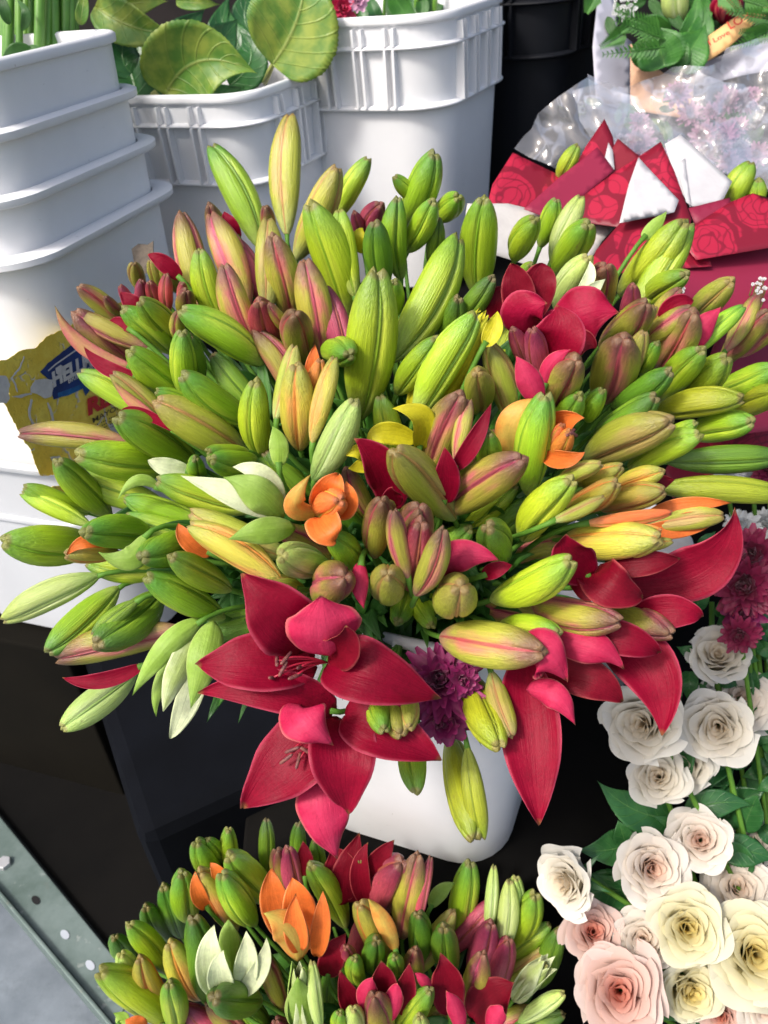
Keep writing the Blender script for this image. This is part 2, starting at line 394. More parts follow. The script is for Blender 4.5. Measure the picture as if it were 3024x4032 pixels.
def build_lilies(text, D, FOCUS, group, where):
    lily = None; cur = None; info = []
    def finish():
        if lily is None or not ends: return
        J = sum(ends, Vector()) / len(ends); J = J * .62 + FOCUS * .38
        bot = FOCUS + Vector((random.uniform(-.05, .05), random.uniform(-.05, .05), -.24))
        mb = MB()
        top = FOCUS + Vector((random.uniform(-.06, .06), random.uniform(-.06, .06), .0))
        tube(mb, bez(J, (J + top) * .5 + Vector((0, 0, .01)), top, 6) + [bot], [.0032] * 7 + [.004], 8)
        for e, axis in zip(ends, axes):
            c1 = e - axis * .018
            c1 = e - axis * min(.03, (J - e).length * .5); s0 = e + axis * .004
            tube(mb, [s0 * (1 - t) ** 2 + c1 * 2 * t * (1 - t) + J * t * t for t in [i / 7 for i in range(8)]], [.0028] + [.0021] * 6 + [.003], 7)
        mb.build('stem', M_STEM, lily)
        for k in range(7):
            f = random.uniform(.0, .55); p = J.lerp(top, f)
            out = (random.choice(ends) - FOCUS).normalized() * .7 + Vector([random.uniform(-.9, .9) for _ in range(3)])
            out.normalize(); ln = random.uniform(.06, .10)
            tp = p + out * ln
            if (tp - CAMP).length < D(1600, 2250) + .03: tp = p + (tp - p) * .5
            petal(lily, p, p + out * ln * .5 + Vector((0, 0, .010)), tp, random.uniform(.010, .018), M_LEAF2 if k > 4 else M_LEAF, cup=.4, kind='leaf', name='leaf', nu=10, nv=2, fold=.15)
    ends = []; axes = []; flower = None
    for ln in text.strip().split('\n'):
        ln = ln.strip()
        if not ln: continue
        if ln[0] == '#':
            finish(); ends = []; axes = []; flower = None; lab = ln[1:].strip(); lily = None
            continue
        a = ln.split()
        if a[0] == 'F': flower = 'new' if len(a) < 2 else 'new'; continue
        if a[0] in ('P', 'O', 'A', 'V'): k = a[0]; a = a[1:]
        else: k = 'b'
        def need(loc):
            nonlocal lily
            if lily is None:
                lily = thing('lily', lab, 'lily', loc, group); NAMED.append([lab, group, None])
            return lily
        if k == 'b':
            c = a[0]; tx, ty, bx, by, w = map(float, a[1:6]); t = a[6]; dz = float(a[7]) if len(a) > 7 else 0
            T, B, wr = seg(c, tx, ty, bx, by, w, D, dz); need(B); NAMED[-1][2] = NAMED[-1][2] or tile(c, tx, ty); bud(lily, T, B, wr, t)
            ends.append(B); axes.append((T - B).normalized())
        elif k == 'O':
            c = a[0]; tx, ty, bx, by, w = map(float, a[1:6]); t = a[6]; op = float(a[7]); dz = float(a[8]) if len(a) > 8 else 0; mi = a[9] if len(a) > 9 else None
            T, B, wr = seg(c, tx, ty, bx, by, w, D, dz, 2.8); need(B); NAMED[-1][2] = NAMED[-1][2] or tile(c, tx, ty)
            open_bud(lily, T, B, wr, t, op, None, mi, core=(a[10] if len(a) > 10 else None)); ends.append(B); axes.append((T - B).normalized())
        elif k == 'P':
            c = a[0]; v = list(map(float, a[1:8])); t = a[8]; dzs = list(map(float, a[9:12])) if len(a) > 9 else [-3, 0, 0]
            cup = float(a[12]) if len(a) > 12 else .5; roll = float(a[13]) if len(a) > 13 else 0
            if t in 'KBGM': roll += 180
            pts = []
            cen = None
            for i in range(3):
                x, y = tile(c, v[2 * i], v[2 * i + 1])
                if cen is None: cen = D(*tile(c, v[2], v[3]))
                pts.append(P(x, y, cen - dzs[i] * .01))
            wr = v[6] * tsc(c) * cen / FOC; need(pts[0]); NAMED[-1][2] = NAMED[-1][2] or tile(c, v[4], v[5]); SEGS.append((*tile(c, v[4], v[5]), *tile(c, v[0], v[1]), v[6] * tsc(c)))
            if flower == 'new':
                flower = thing_part('flower', pts[0], lily); ends.append(pts[0]); axes.append((pts[1] - pts[0]).normalized())
            if flower is None:
                ends.append(pts[0]); axes.append((pts[1] - pts[0]).normalized())
            petal(flower or lily, pts[0], pts[1], pts[2], wr, petmat(t), cup=cup, roll=roll, ruffle=.065)
        elif k == 'A':               # stamens: base then anther positions
            c = a[0]; bx, by = float(a[1]), float(a[2]); dz = float(a[3]); B0 = None
            q = list(map(float, a[4:]))
            x, y = tile(c, bx, by); dd = D(x, y) - dz * .01; B0 = P(x, y, dd)
            for i in range(0, len(q) - 1, 2):
                x, y = tile(c, q[i], q[i + 1]); T = P(x, y, dd - .022)
                mb = MB(); tube(mb, bez(B0, (B0 + T) * .5 + Vector((0, 0, .003)), T, 6), .0007, 6)
                s_ = mb.build('stamen', M_FIL, flower if flower and flower != 'new' else lily)
                mb = MB(); dv = Vector((random.uniform(-1, 1), random.uniform(-1, 1), random.uniform(-.3, 1))).normalized() * .0062
                tube(mb, [T - dv, T - dv * .8, T, T + dv * .8, T + dv], [.0005, .0012, .0014, .0012, .0005], 8)
                mb.build('anther', M_ANTH, s_)
    finish()

MAIN = """
# golden lily bud standing tallest above the bouquet with pale base
01 240 750 215 1480 200 n
# leaning lime-green lily bud left of the tallest golden one
00 1375 955 1680 1570 190 g
# large golden lily bud with pink seam just right of the tallest bud
01 545 1095 290 1660 215 n 1
01 740 1050 560 1400 135 g -2
# lily with an upright green bud and yellow bud against the pale pail
01 1175 1015 1010 1440 195 g 0
01 925 1160 1090 1300 95 g -3
01 1330 1290 1190 1400 150 l -3
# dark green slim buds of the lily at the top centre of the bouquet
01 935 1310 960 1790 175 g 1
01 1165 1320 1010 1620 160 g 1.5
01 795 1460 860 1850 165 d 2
P 01 730 1640 690 1560 715 1485 110 Y -4 -3 -3 .3
# bright lime lily bud on a bare neck, upper middle
01 380 1370 620 2040 265 l 2
01 560 1390 650 1900 165 l 0
# brownish pink bud lily half hidden at the back under the middle pail
01 820 1345 740 1560 150 r -3
01 655 1385 700 1560 90 r -4
# thick yellow-green bud lily before the grey tissue paper
01 1500 1310 1470 1900 245 l 0
# long lime lily bud leaning right in the middle of the bouquet
01 1330 1545 920 2310 270 l 3
01 1200 1420 1150 1700 110 d -2
# pink blush lily with a striped bud and pale twin, top left of centre
11 120 -120 250 400 215 k 1
01 95 1430 90 2000 170 n -.5
01 75 1360 100 1560 95 k -2
# lily with a slim half green half pink bud beside the striped one
11 330 50 450 630 200 k 1
# red-pink clustered lily buds low beside the slim pink bud
11 35 315 150 600 190 r 1
11 100 330 210 500 90 k .5
# pink bud lily with pale seam right above the half-open orange bud
11 265 385 330 680 205 k 2
# tall blush pink lily bud at the upper left edge of the bouquet
00 1180 1390 1330 2040 205 k 0
P 10 1180 160 1070 60 965 0 100 R -1 0 0 .5
# dusky pink lily bud pair below the leaning lime bud
00 1385 1395 1600 2000 200 k .5
00 1370 1345 1480 1560 120 k -1
P 00 1560 1560 1500 1460 1465 1385 90 R -2 -1 -1 .5
# pale green lily bud over the dusky pink ones, upper left
10 1300 -30 1450 430 170 l 1.5
# lily bud striped green and pink left of the slim pair
10 1460 85 1660 600 185 k 2
# small green buds lily by the torn cardboard beyond the left edge
10 875 70 930 250 95 n -2
10 985 45 1050 240 95 n -2
10 1060 65 1170 240 95 n -2.5
# cluster of small red lily buds at the left shoulder of the bouquet
10 925 180 960 380 95 r -1
10 980 190 1020 370 90 r -1
10 1090 130 1100 360 90 r -.5
10 1190 185 1190 380 80 r -.5
10 1215 240 1240 430 130 k 0
10 785 210 900 350 70 r -1.5
P 10 930 380 860 320 785 245 110 R -1.5 -1 -1 .6
10 690 285 800 390 70 k -1.5
# half-open pink lily with reaching outer tepal before the label
10 500 395 930 740 220 k 1
10 525 225 810 450 135 k -.5
P 10 860 740 540 600 358 335 95 B 0 0 0 .8
P 10 900 800 690 740 548 605 90 R 0 0 0 .7
10 505 385 940 600 120 k .5
P 10 860 500 780 450 715 440 70 R -1 -1 -1 .5
# two green lily buds side by side at left, dark tips up
10 800 355 1120 630 165 g .5
10 935 320 1200 560 165 g 1
# long green lily bud with yellow flank, left upper part
10 1205 385 1690 700 215 g 3
10 1165 385 1180 560 95 k .5
# short upright green lily bud under the long one
10 1190 520 1215 920 180 g 3
10 1240 540 1320 800 130 d 2
# lime lily bud with a dark speck, left side
10 860 645 1230 920 200 l 2
# deep green lily bud pair pointing up left beneath the speckled bud
10 1190 785 1620 1080 215 g 3.5
10 1020 895 1300 1000 110 g 2
# cream and blush lily bud lying across the label's right end
10 745 800 1100 1110 150 n 1
P 10 1060 1110 880 980 740 830 70 B 0 0 0 .8
# big olive lily bud with fine ribs below the cream one
10 1020 965 1560 1280 245 n 3
# olive green lily bud with a thin red sepal edge
10 800 1085 1250 1360 235 g 2.5
P 10 1150 1160 900 1030 770 1060 60 R .5 1 1 .8
# slim brown-pink lily bud lying flat over the bottom of the label
10 170 1180 800 1230 165 k .5
# plump green lily bud lying flat left of centre
10 520 1310 1080 1380 260 g 2
# bright green lily bud over the white rim at far left
10 395 1370 700 1690 195 g 2
10 170 1520 560 1680 150 l 1
10 145 1570 560 1760 120 l .5
P 10 1040 1530 900 1480 770 1600 70 G -1 0 0 .5
# bright lime bud lily left of the half-open orange bud
11 10 840 60 1300 205 l 3.5
P 11 160 1390 160 1240 120 1130 110 G 2 2.5 2.5 .5
# half-open orange lily bud with parted tepals, upper middle
11 280 725 300 1240 215 o 5.5
11 265 615 150 1050 130 n 4
11 525 705 390 1200 125 o 4.5
11 430 690 390 1080 135 q 4.2
P 11 430 1050 390 800 400 590 120 O 1 2 2.5 .7
# small crumpled green lily bud between orange and lime buds
11 625 660 500 650 190 g 3
# biggest yellow-lime lily bud in the middle of the bouquet
11 790 170 700 1010 305 l 5
11 920 175 880 420 140 g 2
# pale green oval lily bud below the biggest lime one
11 655 970 410 1440 205 p 5
# yellow lily bud just opening, right of the biggest lime bud
O 11 1500 380 1070 1040 330 Y .10 5 Y l
11 1440 400 1080 1020 235 l 5
P 11 1500 600 1565 490 1590 372 105 Y 4 4 4 .9
# green lily bud tucked between the two big yellow-lime buds
11 1190 560 950 890 175 g 2.5
# blue-green lily bud pair right behind the yellow opening bud
11 1550 165 1330 430 150 d 2.5
11 1330 300 1220 590 160 d .5
# yellow lily with one curled tepal above the crimson one
F
P 11 1080 1270 1090 1080 905 1010 150 Y 1 3.5 4 .7 20
P 11 1060 1220 850 1170 740 1240 130 Y 1 2 2 .8
P 11 760 1330 680 1290 600 1320 90 Y 1 2 2 .6
P 11 1000 1290 760 1370 615 1400 110 Y 0 1 2 .6
# crimson tepal lily curling up left of the centre
F
P 11 900 1660 850 1400 655 1205 230 R 0 3 4.5 .55 -15
P 11 920 1650 900 1580 905 1520 120 R 1 2 3 .6
# large olive lily bud with dull pink seam, centre
11 925 1290 1280 1700 265 n 6.5
# blush bronze lily bud leaning right between the olive and grass-green buds
11 1735 1352 1290 1665 255 k 6
# short crimson tepal lily standing behind the olive bud
P 11 1240 1620 1260 1450 1245 1260 150 R 1 3 4 .5
# half-open pink lily bud right of centre with red inner tepals
11 1340 930 1170 1420 235 k 5
11 1410 970 1330 1360 110 k 4.5
P 11 1310 1400 1440 1220 1550 975 100 R 3 4.5 4.5 .9
# small olive lily bud with a dark purple tip, right of centre
11 1460 785 1465 1020 190 n 3.5
# long olive lily bud leaning left under the red open flower
11 1530 580 1690 1090 180 n 2
# small plump green lily bud right of centre
11 1530 1180 1530 1440 175 g 4.5
# smooth grass-green lily bud standing before the orange flower
12 235 915 140 1500 232 g 6
# open orange lily with rolled centre, right of the grass-green bud
P 12 30 1330 40 1080 200 920 190 M 1 3 3 .9
F
P 12 250 1250 330 1090 490 1045 170 O 1 3 5 1.0
P 12 230 1290 370 1310 490 1265 100 O 2 4 5 1.1
12 390 1140 300 1290 125 q 5.5
12 345 1095 290 1260 90 q 5
A 12 370 1160 3 400 1140 420 1150
# two short dark green lily buds above the open orange flower
12 455 905 330 1060 170 g 3
12 605 865 520 1050 120 g 2.5
# wide open red lily in shade at the upper right
F
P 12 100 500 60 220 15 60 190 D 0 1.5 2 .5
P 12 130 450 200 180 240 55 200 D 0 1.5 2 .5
P 12 150 500 130 380 250 315 300 R 1 3 4 .7 180
P 12 240 630 330 500 310 335 290 R 2 4.5 4 .6
P 12 300 500 500 370 685 372 310 R 1 3 3 .5 170
P 12 350 620 470 560 560 600 150 D 0 1 1 .5
P 12 -50 420 -60 300 -30 200 150 D -1 0 0 .5
# trio of narrow red lily buds under the wide open red lily
12 30 480 110 700 110 r 4
12 160 490 220 790 140 r 4.5
P 12 200 960 130 800 50 650 140 K 4 5 5 .8
P 12 230 850 280 700 400 610 95 K 3 4 4.5 .9
# pink and olive lily bud with dark pursed tip, right of centre
12 430 690 300 990 245 k 5.5
# fat pink striped lily bud, right half
12 740 530 600 920 280 k 4
12 860 515 740 800 130 n 2.5
12 950 570 850 760 115 g 2.5
# pale cream-green lily bud with curled lip, upper right
12 505 30 320 340 180 p 2
P 12 430 330 520 250 620 160 90 E 1 2 2 .8
P 12 440 260 520 150 520 40 70 E 1 1.5 1.5 .8
# peach and olive lily bud beside the pale curled one
12 620 90 600 360 190 k 1
12 800 200 740 380 110 r .5
# blush lily bud pair pointing right above the fat striped bud
12 880 320 610 570 190 k 2.5
12 930 350 800 560 100 n 1.5
# pink lily with a red opened tepal, right side
12 1180 370 970 720 235 k 2.5
12 1165 350 890 560 130 k 2
12 1090 230 900 480 115 k 1
P 12 980 420 1080 330 1195 290 130 R 0 1 1 .6
# magenta single tepal lily between pink and green buds, far right
P 12 1130 620 1230 480 1355 340 150 K -1 0 0 .8
12 1490 350 1170 640 120 g 1
# dusky pink lily buds reaching the right margin
12 1590 270 1400 600 115 k -1
12 1650 380 1380 670 170 k -.5
12 1760 420 1480 640 140 k -1
# olive yellow lily bud against the plain red wrapping
12 1420 180 1210 380 175 n -1
# large pale lime lily bud before the red rose-print paper
02 1110 1430 740 1850 215 l 1.5
02 1140 1445 820 1960 190 g .5
P 02 860 1520 940 1440 1010 1350 80 G 0 0 0 .8
# green lily bud half behind pink tips at right
12 1130 140 900 330 165 g 1
# group of slim lime lily buds at the top right edge
02 305 1280 210 1560 115 g -1
02 170 1400 50 1640 155 l 0
02 465 1260 290 1640 135 p -.5
02 505 1440 300 1740 205 g 1
12 150 70 80 190 110 l 0
# fan of green lily buds at the right with a torn yellow spot
12 1040 745 690 970 190 d 3.5
12 1235 615 980 910 195 g 3
12 1390 670 1110 890 190 l 2
12 940 910 580 1130 185 d 4
12 1690 730 1340 880 175 g 1
# yellow-olive lily buds stretching toward the right margin
12 1465 930 960 1010 190 y 2.5
12 1700 890 1450 1000 180 y .5
12 1545 1075 1180 1150 180 g 2
# big golden lily bud with orange tip pointing right
12 1040 1070 530 1310 265 n 5
# vivid lime lily bud beneath the golden one, right
12 1210 1160 800 1350 185 l 4
12 1190 1080 980 1180 105 l 3
# long flat green lily bud at the far right edge
12 1720 1290 1060 1320 180 d 2
# apricot lily buds clustered, right of centre low
12 585 1345 320 1460 110 n 5
12 720 1360 470 1460 125 o 4.5
12 690 1460 400 1600 165 o 5.5
12 600 1560 300 1700 90 n 5.5
# glossy lime lily bud with purple tip left of the apricot cluster
12 410 1440 120 1800 225 l 6.5
# orange-edged lily bud pair pointing right
12 990 1385 700 1490 130 o 3.5
12 1000 1510 620 1620 165 o 4
P 12 900 1480 960 1460 1065 1440 100 D 1 1 1 .5
# long yellow-green lily bud at the lower right margin
12 1740 1540 980 1500 165 y 2.5
# dull orange lily bud in shadow above the big red tepal
22 1370 50 900 110 150 n 3
P 22 900 40 1150 -20 1430 -30 90 O 1 2 2 .6
P 22 850 150 1100 130 1330 90 110 O 1 1 1 .6
# orange opening lily bud with three parted tips, right
22 930 200 400 200 240 o 6.5
22 1022 30 520 95 95 q 5.5
22 1040 215 760 280 85 o 5.5
22 958 150 700 150 100 q 6
# dark red open lily at the right with one long sweeping tepal
F
P 22 520 440 400 300 370 165 230 R 3 5 6 .6
P 22 700 470 1230 380 1460 15 300 R 1 3 5 .55 15
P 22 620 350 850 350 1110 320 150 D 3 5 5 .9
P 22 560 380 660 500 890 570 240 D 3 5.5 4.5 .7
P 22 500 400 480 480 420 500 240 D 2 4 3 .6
# shining lime lily bud pointing right below centre
22 375 350 -70 570 235 l 7.5
# pink olive lily bud pair with pursed tips at lower right
22 690 720 180 610 225 k 6.5
22 1025 800 640 690 205 k 5
P 22 800 700 1050 660 1260 700 185 R 2 4 4 .6
# small dark olive lily bud under the pink olive pair
22 328 800 -20 750 165 g 5.5
# plump peach and pink lily bud lying level right of centre
21 1890 940 1270 850 275 k 7
# red lily turning down at lower right with long hanging tepal
F
P 22 90 950 230 940 375 1110 270 K 4 6.5 5.5 .8
P 22 120 1160 300 1200 430 1385 150 K 3 5 4.5 .9
P 22 200 830 520 880 720 1005 200 K 2 5 4.5 .9
P 22 300 760 720 830 975 930 190 R 2 5 4.5 .9
P 22 560 800 900 1020 980 1440 320 R 0 3.2 3.5 .7
P 22 220 1020 520 1090 730 1230 220 D 1 3.5 3 .8
P 22 100 980 150 1500 200 2020 330 R 0 3 4 .8
# round pink-topped lily bud facing up, left one below centre
21 590 455 480 560 270 k 7
# round olive and pink lily bud facing up, middle one below centre
21 875 430 835 570 235 n 7.5
P 21 700 350 690 500 720 660 100 K 4 5 5 .9
# three-lobed lily bud seen end on, right one below centre
21 1350 515 1325 600 285 n 7.5
# pink green oval lily bud just above centre facing up
21 830 -40 790 290 210 k 7
21 870 -20 880 60 110 k 6
# half-open pink lily bud with ribbed inner tepals, dead centre
21 1090 105 1035 500 235 r 7.5
21 1080 0 1050 300 250 k 6.5
21 915 30 1000 430 135 k 8
21 1232 140 1070 540 165 k 8.5
P 21 1180 440 1350 310 1600 340 180 K 3 5 5 .7
P 21 1500 440 1590 400 1690 370 90 R 3 4 4 .7
# round dark green lily bud right of the half-open pink one
21 1530 130 1600 320 220 d 5.5
# round pale green lily bud with white tip left of centre
21 195 315 460 370 210 p 6.5
21 100 510 310 570 160 n 4
# grass green lily bud hidden under the orange flower
21 510 180 650 390 190 g 5.5
# long golden-orange lily bud with orange seam left of centre
20 1240 120 1800 460 200 o 5
20 1270 35 1850 300 200 n 4
P 20 1380 300 1230 210 1165 95 110 O 2 3 3 .8
# open orange lily facing up, left of centre
F
P 11 480 1640 500 1540 550 1440 190 O 3 6.5 6.5 1.1
P 11 500 1650 600 1620 600 1480 150 O 3 6 6.5 .9
P 21 430 60 480 150 540 215 190 O 5 7 6.5 .9
P 11 420 1680 270 1640 370 1440 120 M 4 6.5 7 .9
11 560 1610 440 1690 205 q 8
# pale cream-green lily opening sideways left of the orange flower
F
P 11 180 1660 -50 1590 -470 1450 170 E 2 4.5 4 .7
P 11 190 1720 20 1560 -190 1460 190 G 3 5 4.5 .8
P 11 170 1640 60 1450 -150 1390 120 E 2 4 3.5 .8
P 11 270 1790 60 1810 -160 1860 150 G 3 5 5 .9
# green lily bud with white lip under the pale opening lily
10 1050 1480 1620 1660 195 g 3.5
P 10 1240 1420 1080 1390 968 1345 110 E 1 2 2 .7
# knot of tiny green lily buds left of centre
10 1390 1340 1650 1340 170 g 4
10 1360 1290 1600 1290 130 g 4
10 1280 1340 1330 1440 115 g 3.5
# green lily bud with white open end at the far left margin
20 35 215 600 240 260 l 2
# small half-open orange-brown lily bud over the far left one
20 430 310 760 300 130 o 3.5
P 20 720 240 560 220 435 310 80 O 1 3 3 .8
# folded green lily bud with a curled lower tepal, left
20 575 165 960 190 225 g 5
P 20 960 170 850 330 645 290 140 G 3 4 4 .9
# rounded green lily bud seen tip on, left
20 935 320 1230 230 235 g 5.5
# short green lily bud with dark tip, left of centre
20 1135 325 1480 520 185 g 6
# olive green lily bud above the drooping pale one
20 965 455 1430 700 225 g 5
# glossy pale lime lily bud drooping at the far left
20 30 720 600 460 190 p 2
# green lily bud pointing down left beneath the pale lime one
20 305 945 740 550 205 g 3
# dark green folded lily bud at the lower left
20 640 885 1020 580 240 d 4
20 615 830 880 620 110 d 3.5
# salmon pink lily bud with a red lower tepal at the lower left
20 410 975 1150 810 215 k 1.5
P 20 930 1030 650 1130 402 1105 95 R 0 1 1 .8
# shining lime lily bud hanging lowest at the left
20 420 1430 850 1110 190 p -1
# drooping pale green lily with parted tepals at lower left
F
P 20 1310 740 1080 920 862 1230 135 G 2 3.5 3 .9
P 20 1330 760 1180 1050 1065 1330 160 E 1 3 2.5 .7 160
P 20 1390 740 1330 1000 1245 1305 190 G 2 4 3.5 .9
P 20 1360 800 1230 1250 1110 1505 150 E 0 1 0 .6
P 20 1300 800 1070 1100 1020 1360 90 G 0 2 1.5 .9
# upper wide open crimson lily hanging over the pail rim
F
P 21 380 900 170 700 -80 425 370 R 3 7 7 .45 -20
P 21 400 1000 0 1010 -370 1030 340 R 3 5.5 4.5 .5 15
P 21 480 1010 760 1080 1190 1245 350 R 3 6 4 .5 -10
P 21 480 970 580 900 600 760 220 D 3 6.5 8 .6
P 21 500 960 460 780 440 575 400 K 5 7.5 8 .7
A 21 480 1010 3 150 1000 120 1110 270 1100 300 1040 190 1050 210 980
# lower wide open crimson lily hanging before the pail
F
P 21 520 1330 130 1190 -385 1210 230 R 3 5.5 4.5 .5
P 21 300 1290 330 1380 525 1560 260 K 5 8 7.5 .7
P 21 590 1350 850 1450 1215 1650 330 R 3 4.6 4 .5 -10
P 21 540 1400 250 1640 -70 1960 400 R 3 5 4 .5 15
P 21 590 1380 580 1640 610 2000 360 R 3 6 4.5 .6
P 21 460 1760 460 1980 555 2310 300 K 4 5.5 4 .7
A 21 480 1450 3 250 1580 350 1590 210 1640 290 1650 400 1690
# olive lily buds with orange lips pointing down by the purple flower
21 960 1480 900 1180 180 n 5.6
21 850 1440 800 1180 165 g 5.5
21 1010 1440 960 1180 160 n 5.4
# slender green lily bud hanging behind the lower crimson flower
21 1060 1850 1070 1450 175 g 1.5
# heavy olive lily bud hanging lowest before the white pail
31 1435 505 1290 -130 265 y 2
31 1490 470 1400 -60 150 y 1.2
# double green lily bud hanging right of the purple flower
21 1590 1535 1430 1130 230 y 4
21 1680 1480 1560 1100 150 n 3.5
"""
LOW = """
# pair of small green lily buds topping the lower bunch at left
30 1290 535 1430 740 165 g 1
30 1495 450 1530 700 120 g -1
30 1360 510 1450 640 90 g 0
# lime green upright lily bud at the left of the lower bunch
30 1190 720 1250 1020 165 g 2
# orange and green opening lily bud, upper left of the lower bunch
30 1310 740 1520 1080 190 o 2
P 30 1350 950 1290 850 1275 715 90 O 0 2 2 .7
P 30 1480 860 1430 740 1370 655 90 O 0 1 1 .7
# bright striped green lily bud beside the orange open one, lower bunch
30 1450 730 1650 1040 185 g 4
30 1510 630 1760 900 200 g 2
# shaded dark green lily buds low at the left of the lower bunch
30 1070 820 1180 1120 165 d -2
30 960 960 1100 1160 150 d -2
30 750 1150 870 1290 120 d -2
# green and pink lily bud pointing left in the lower bunch
30 840 1055 1100 1360 155 g 1
# pale green lily bud at the left edge of the lower bunch
30 790 1250 920 1440 130 p 1
# apricot-lipped slim lily bud near the metal bar
30 920 1290 1080 1560 150 o 2
30 1110 1180 1300 1520 190 o 1.5
# broad olive lily bud standing left of the white opened lily
30 1260 1010 1340 1520 190 d 2
# big yellow-lime lily bud at the bottom left of the lower bunch
30 670 1385 1100 1690 230 l 4
30 1110 1460 1150 1730 165 g 4.5
P 30 760 1712 800 1680 740 1640 80 G 2 2 2 .4
P 30 940 1760 880 1720 820 1690 110 O 2 3 3 .5
# opened white lily in the lower bunch with pointed tepals
F
P 30 1450 1520 1370 1300 1400 1065 170 E 0 3 3 .8
P 30 1480 1520 1430 1380 1460 1230 140 E 2 4 4 .9
P 30 1590 1500 1610 1300 1610 1110 140 E 0 2.5 3 .8
P 30 1540 1480 1500 1200 1490 1030 130 G -1 1 1 .7
P 30 1560 1520 1700 1350 1740 1150 110 E 0 2 2 .8
# round dark green lily bud below the opened white lily
30 1415 1540 1680 1560 220 d 5
# slim dark buds lily standing behind the lower crimson flower
31 80 385 80 740 110 d -3
31 290 400 310 700 105 d -3.5
31 400 520 430 750 100 d -3
# rosy pink lily bud cluster above the orange open lily
31 150 580 250 880 130 k 0
31 225 570 310 880 140 r .5
P 31 330 760 330 640 320 515 110 D -2 -1 -1 .5
# green lily bud leaning left, right of the orange open lily
31 370 680 580 1050 180 g .5
# vivid orange open lily in the lower bunch
F
P 31 220 1150 130 900 120 690 170 O 0 3 3 .6
P 31 320 1230 290 950 250 760 200 O 1 3.5 4 .7
P 31 300 1230 265 1050 270 870 130 O 4 5.5 6 1.1
P 31 410 1270 440 1050 450 845 110 O 2 4 4 .8
P 31 290 1300 230 1100 65 990 190 M 3 5.5 6 .8
# dark crimson lily opening at the top of the lower bunch
F
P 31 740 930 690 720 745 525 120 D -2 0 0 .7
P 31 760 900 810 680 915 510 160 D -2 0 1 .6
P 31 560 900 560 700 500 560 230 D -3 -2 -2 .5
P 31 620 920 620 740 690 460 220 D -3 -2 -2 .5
31 690 645 705 800 65 g .5
# plump shiny pink lily bud in the lower bunch
31 960 670 830 960 235 r 2
# tall olive and plum lily bud at the top of the lower bunch
31 1065 605 975 1110 185 k 3
31 1150 635 1070 1050 80 r 2.5
# orange-lipped pale lily bud in the middle of the lower bunch
31 690 930 850 1290 190 o 3
P 31 930 1240 850 1050 745 895 100 M 2 3 3.5 .9
# broad shaded green lily bud by the base of the pail
31 1410 665 1320 1180 185 g -1
P 31 1150 950 1220 850 1310 790 90 G -3 -3 -3 .5
# pale narrow lily spikes at the right end of the lower bunch
31 1565 685 1530 1130 90 p -1
31 1670 770 1610 1240 125 p 0
32 50 740 0 1020 110 p 0
32 165 860 0 1150 175 g 1
# white tipped half-open lily at the right end of the lower bunch
O 32 265 1260 50 1500 150 E .35 3 E p
32 350 1480 90 1650 110 p 3
32 320 1090 180 1420 140 d -1
# dark green bud lily in the middle of the lower bunch
31 800 1175 790 1350 155 d 3.5
31 920 1275 920 1400 110 g 4
31 660 1285 700 1440 120 g 3.5
31 600 1210 620 1330 110 r 2.5
P 31 480 1400 520 1260 600 1120 150 D 0 1 1 .6
# dark green lily bud beside the plum coloured ones, lower bunch
31 1240 1090 1290 1350 175 d 2
31 1050 1230 1080 1420 130 k 2
31 1070 1000 1060 1300 150 d 1
# crimson flower opening at the bottom of the lower bunch
F
P 31 720 1712 620 1540 565 1375 130 D 1 3 4 .7
P 31 830 1640 840 1450 830 1310 180 D 2 3.5 4 .6
P 31 940 1640 990 1480 1015 1325 130 D 2 3.5 4 .7
P 31 780 1640 740 1520 780 1400 120 K 4 5 5.5 .9
P 31 880 1700 910 1560 940 1440 110 K 4 5 5.5 .9
31 790 1540 800 1800 190 k 6
# second crimson flower, broader, at the bottom right of the lower bunch
F
P 31 1280 1650 1260 1430 1220 1265 190 D 2 3.5 4 .6
P 31 1350 1760 1320 1620 1260 1500 100 K 5 6 6.5 .9
P 31 1540 1760 1580 1660 1630 1600 110 K 5 6 6.5 .9
P 31 1430 1680 1560 1540 1700 1440 230 D 2 3 4 .6
P 31 1170 1500 1110 1430 1045 1375 60 K 3 4 4 .8
# plum and olive lily buds at the right of the lower bunch
31 1490 1265 1400 1590 160 k 3
31 1550 1060 1450 1430 170 r 0
31 1660 1180 1600 1480 150 r 0
# pale ribbed open lily bud low in the middle of the lower bunch
O 31 290 1340 330 1760 230 G .18 5 E p
31 380 1310 430 1740 90 p 4
# short green lily bud leaning right at the bottom edge
31 1145 1490 950 1730 150 g 5
31 650 1610 650 1800 140 p 6
31 560 1640 560 1800 110 g 5.5
31 1085 1660 1110 1800 120 p 6
"""

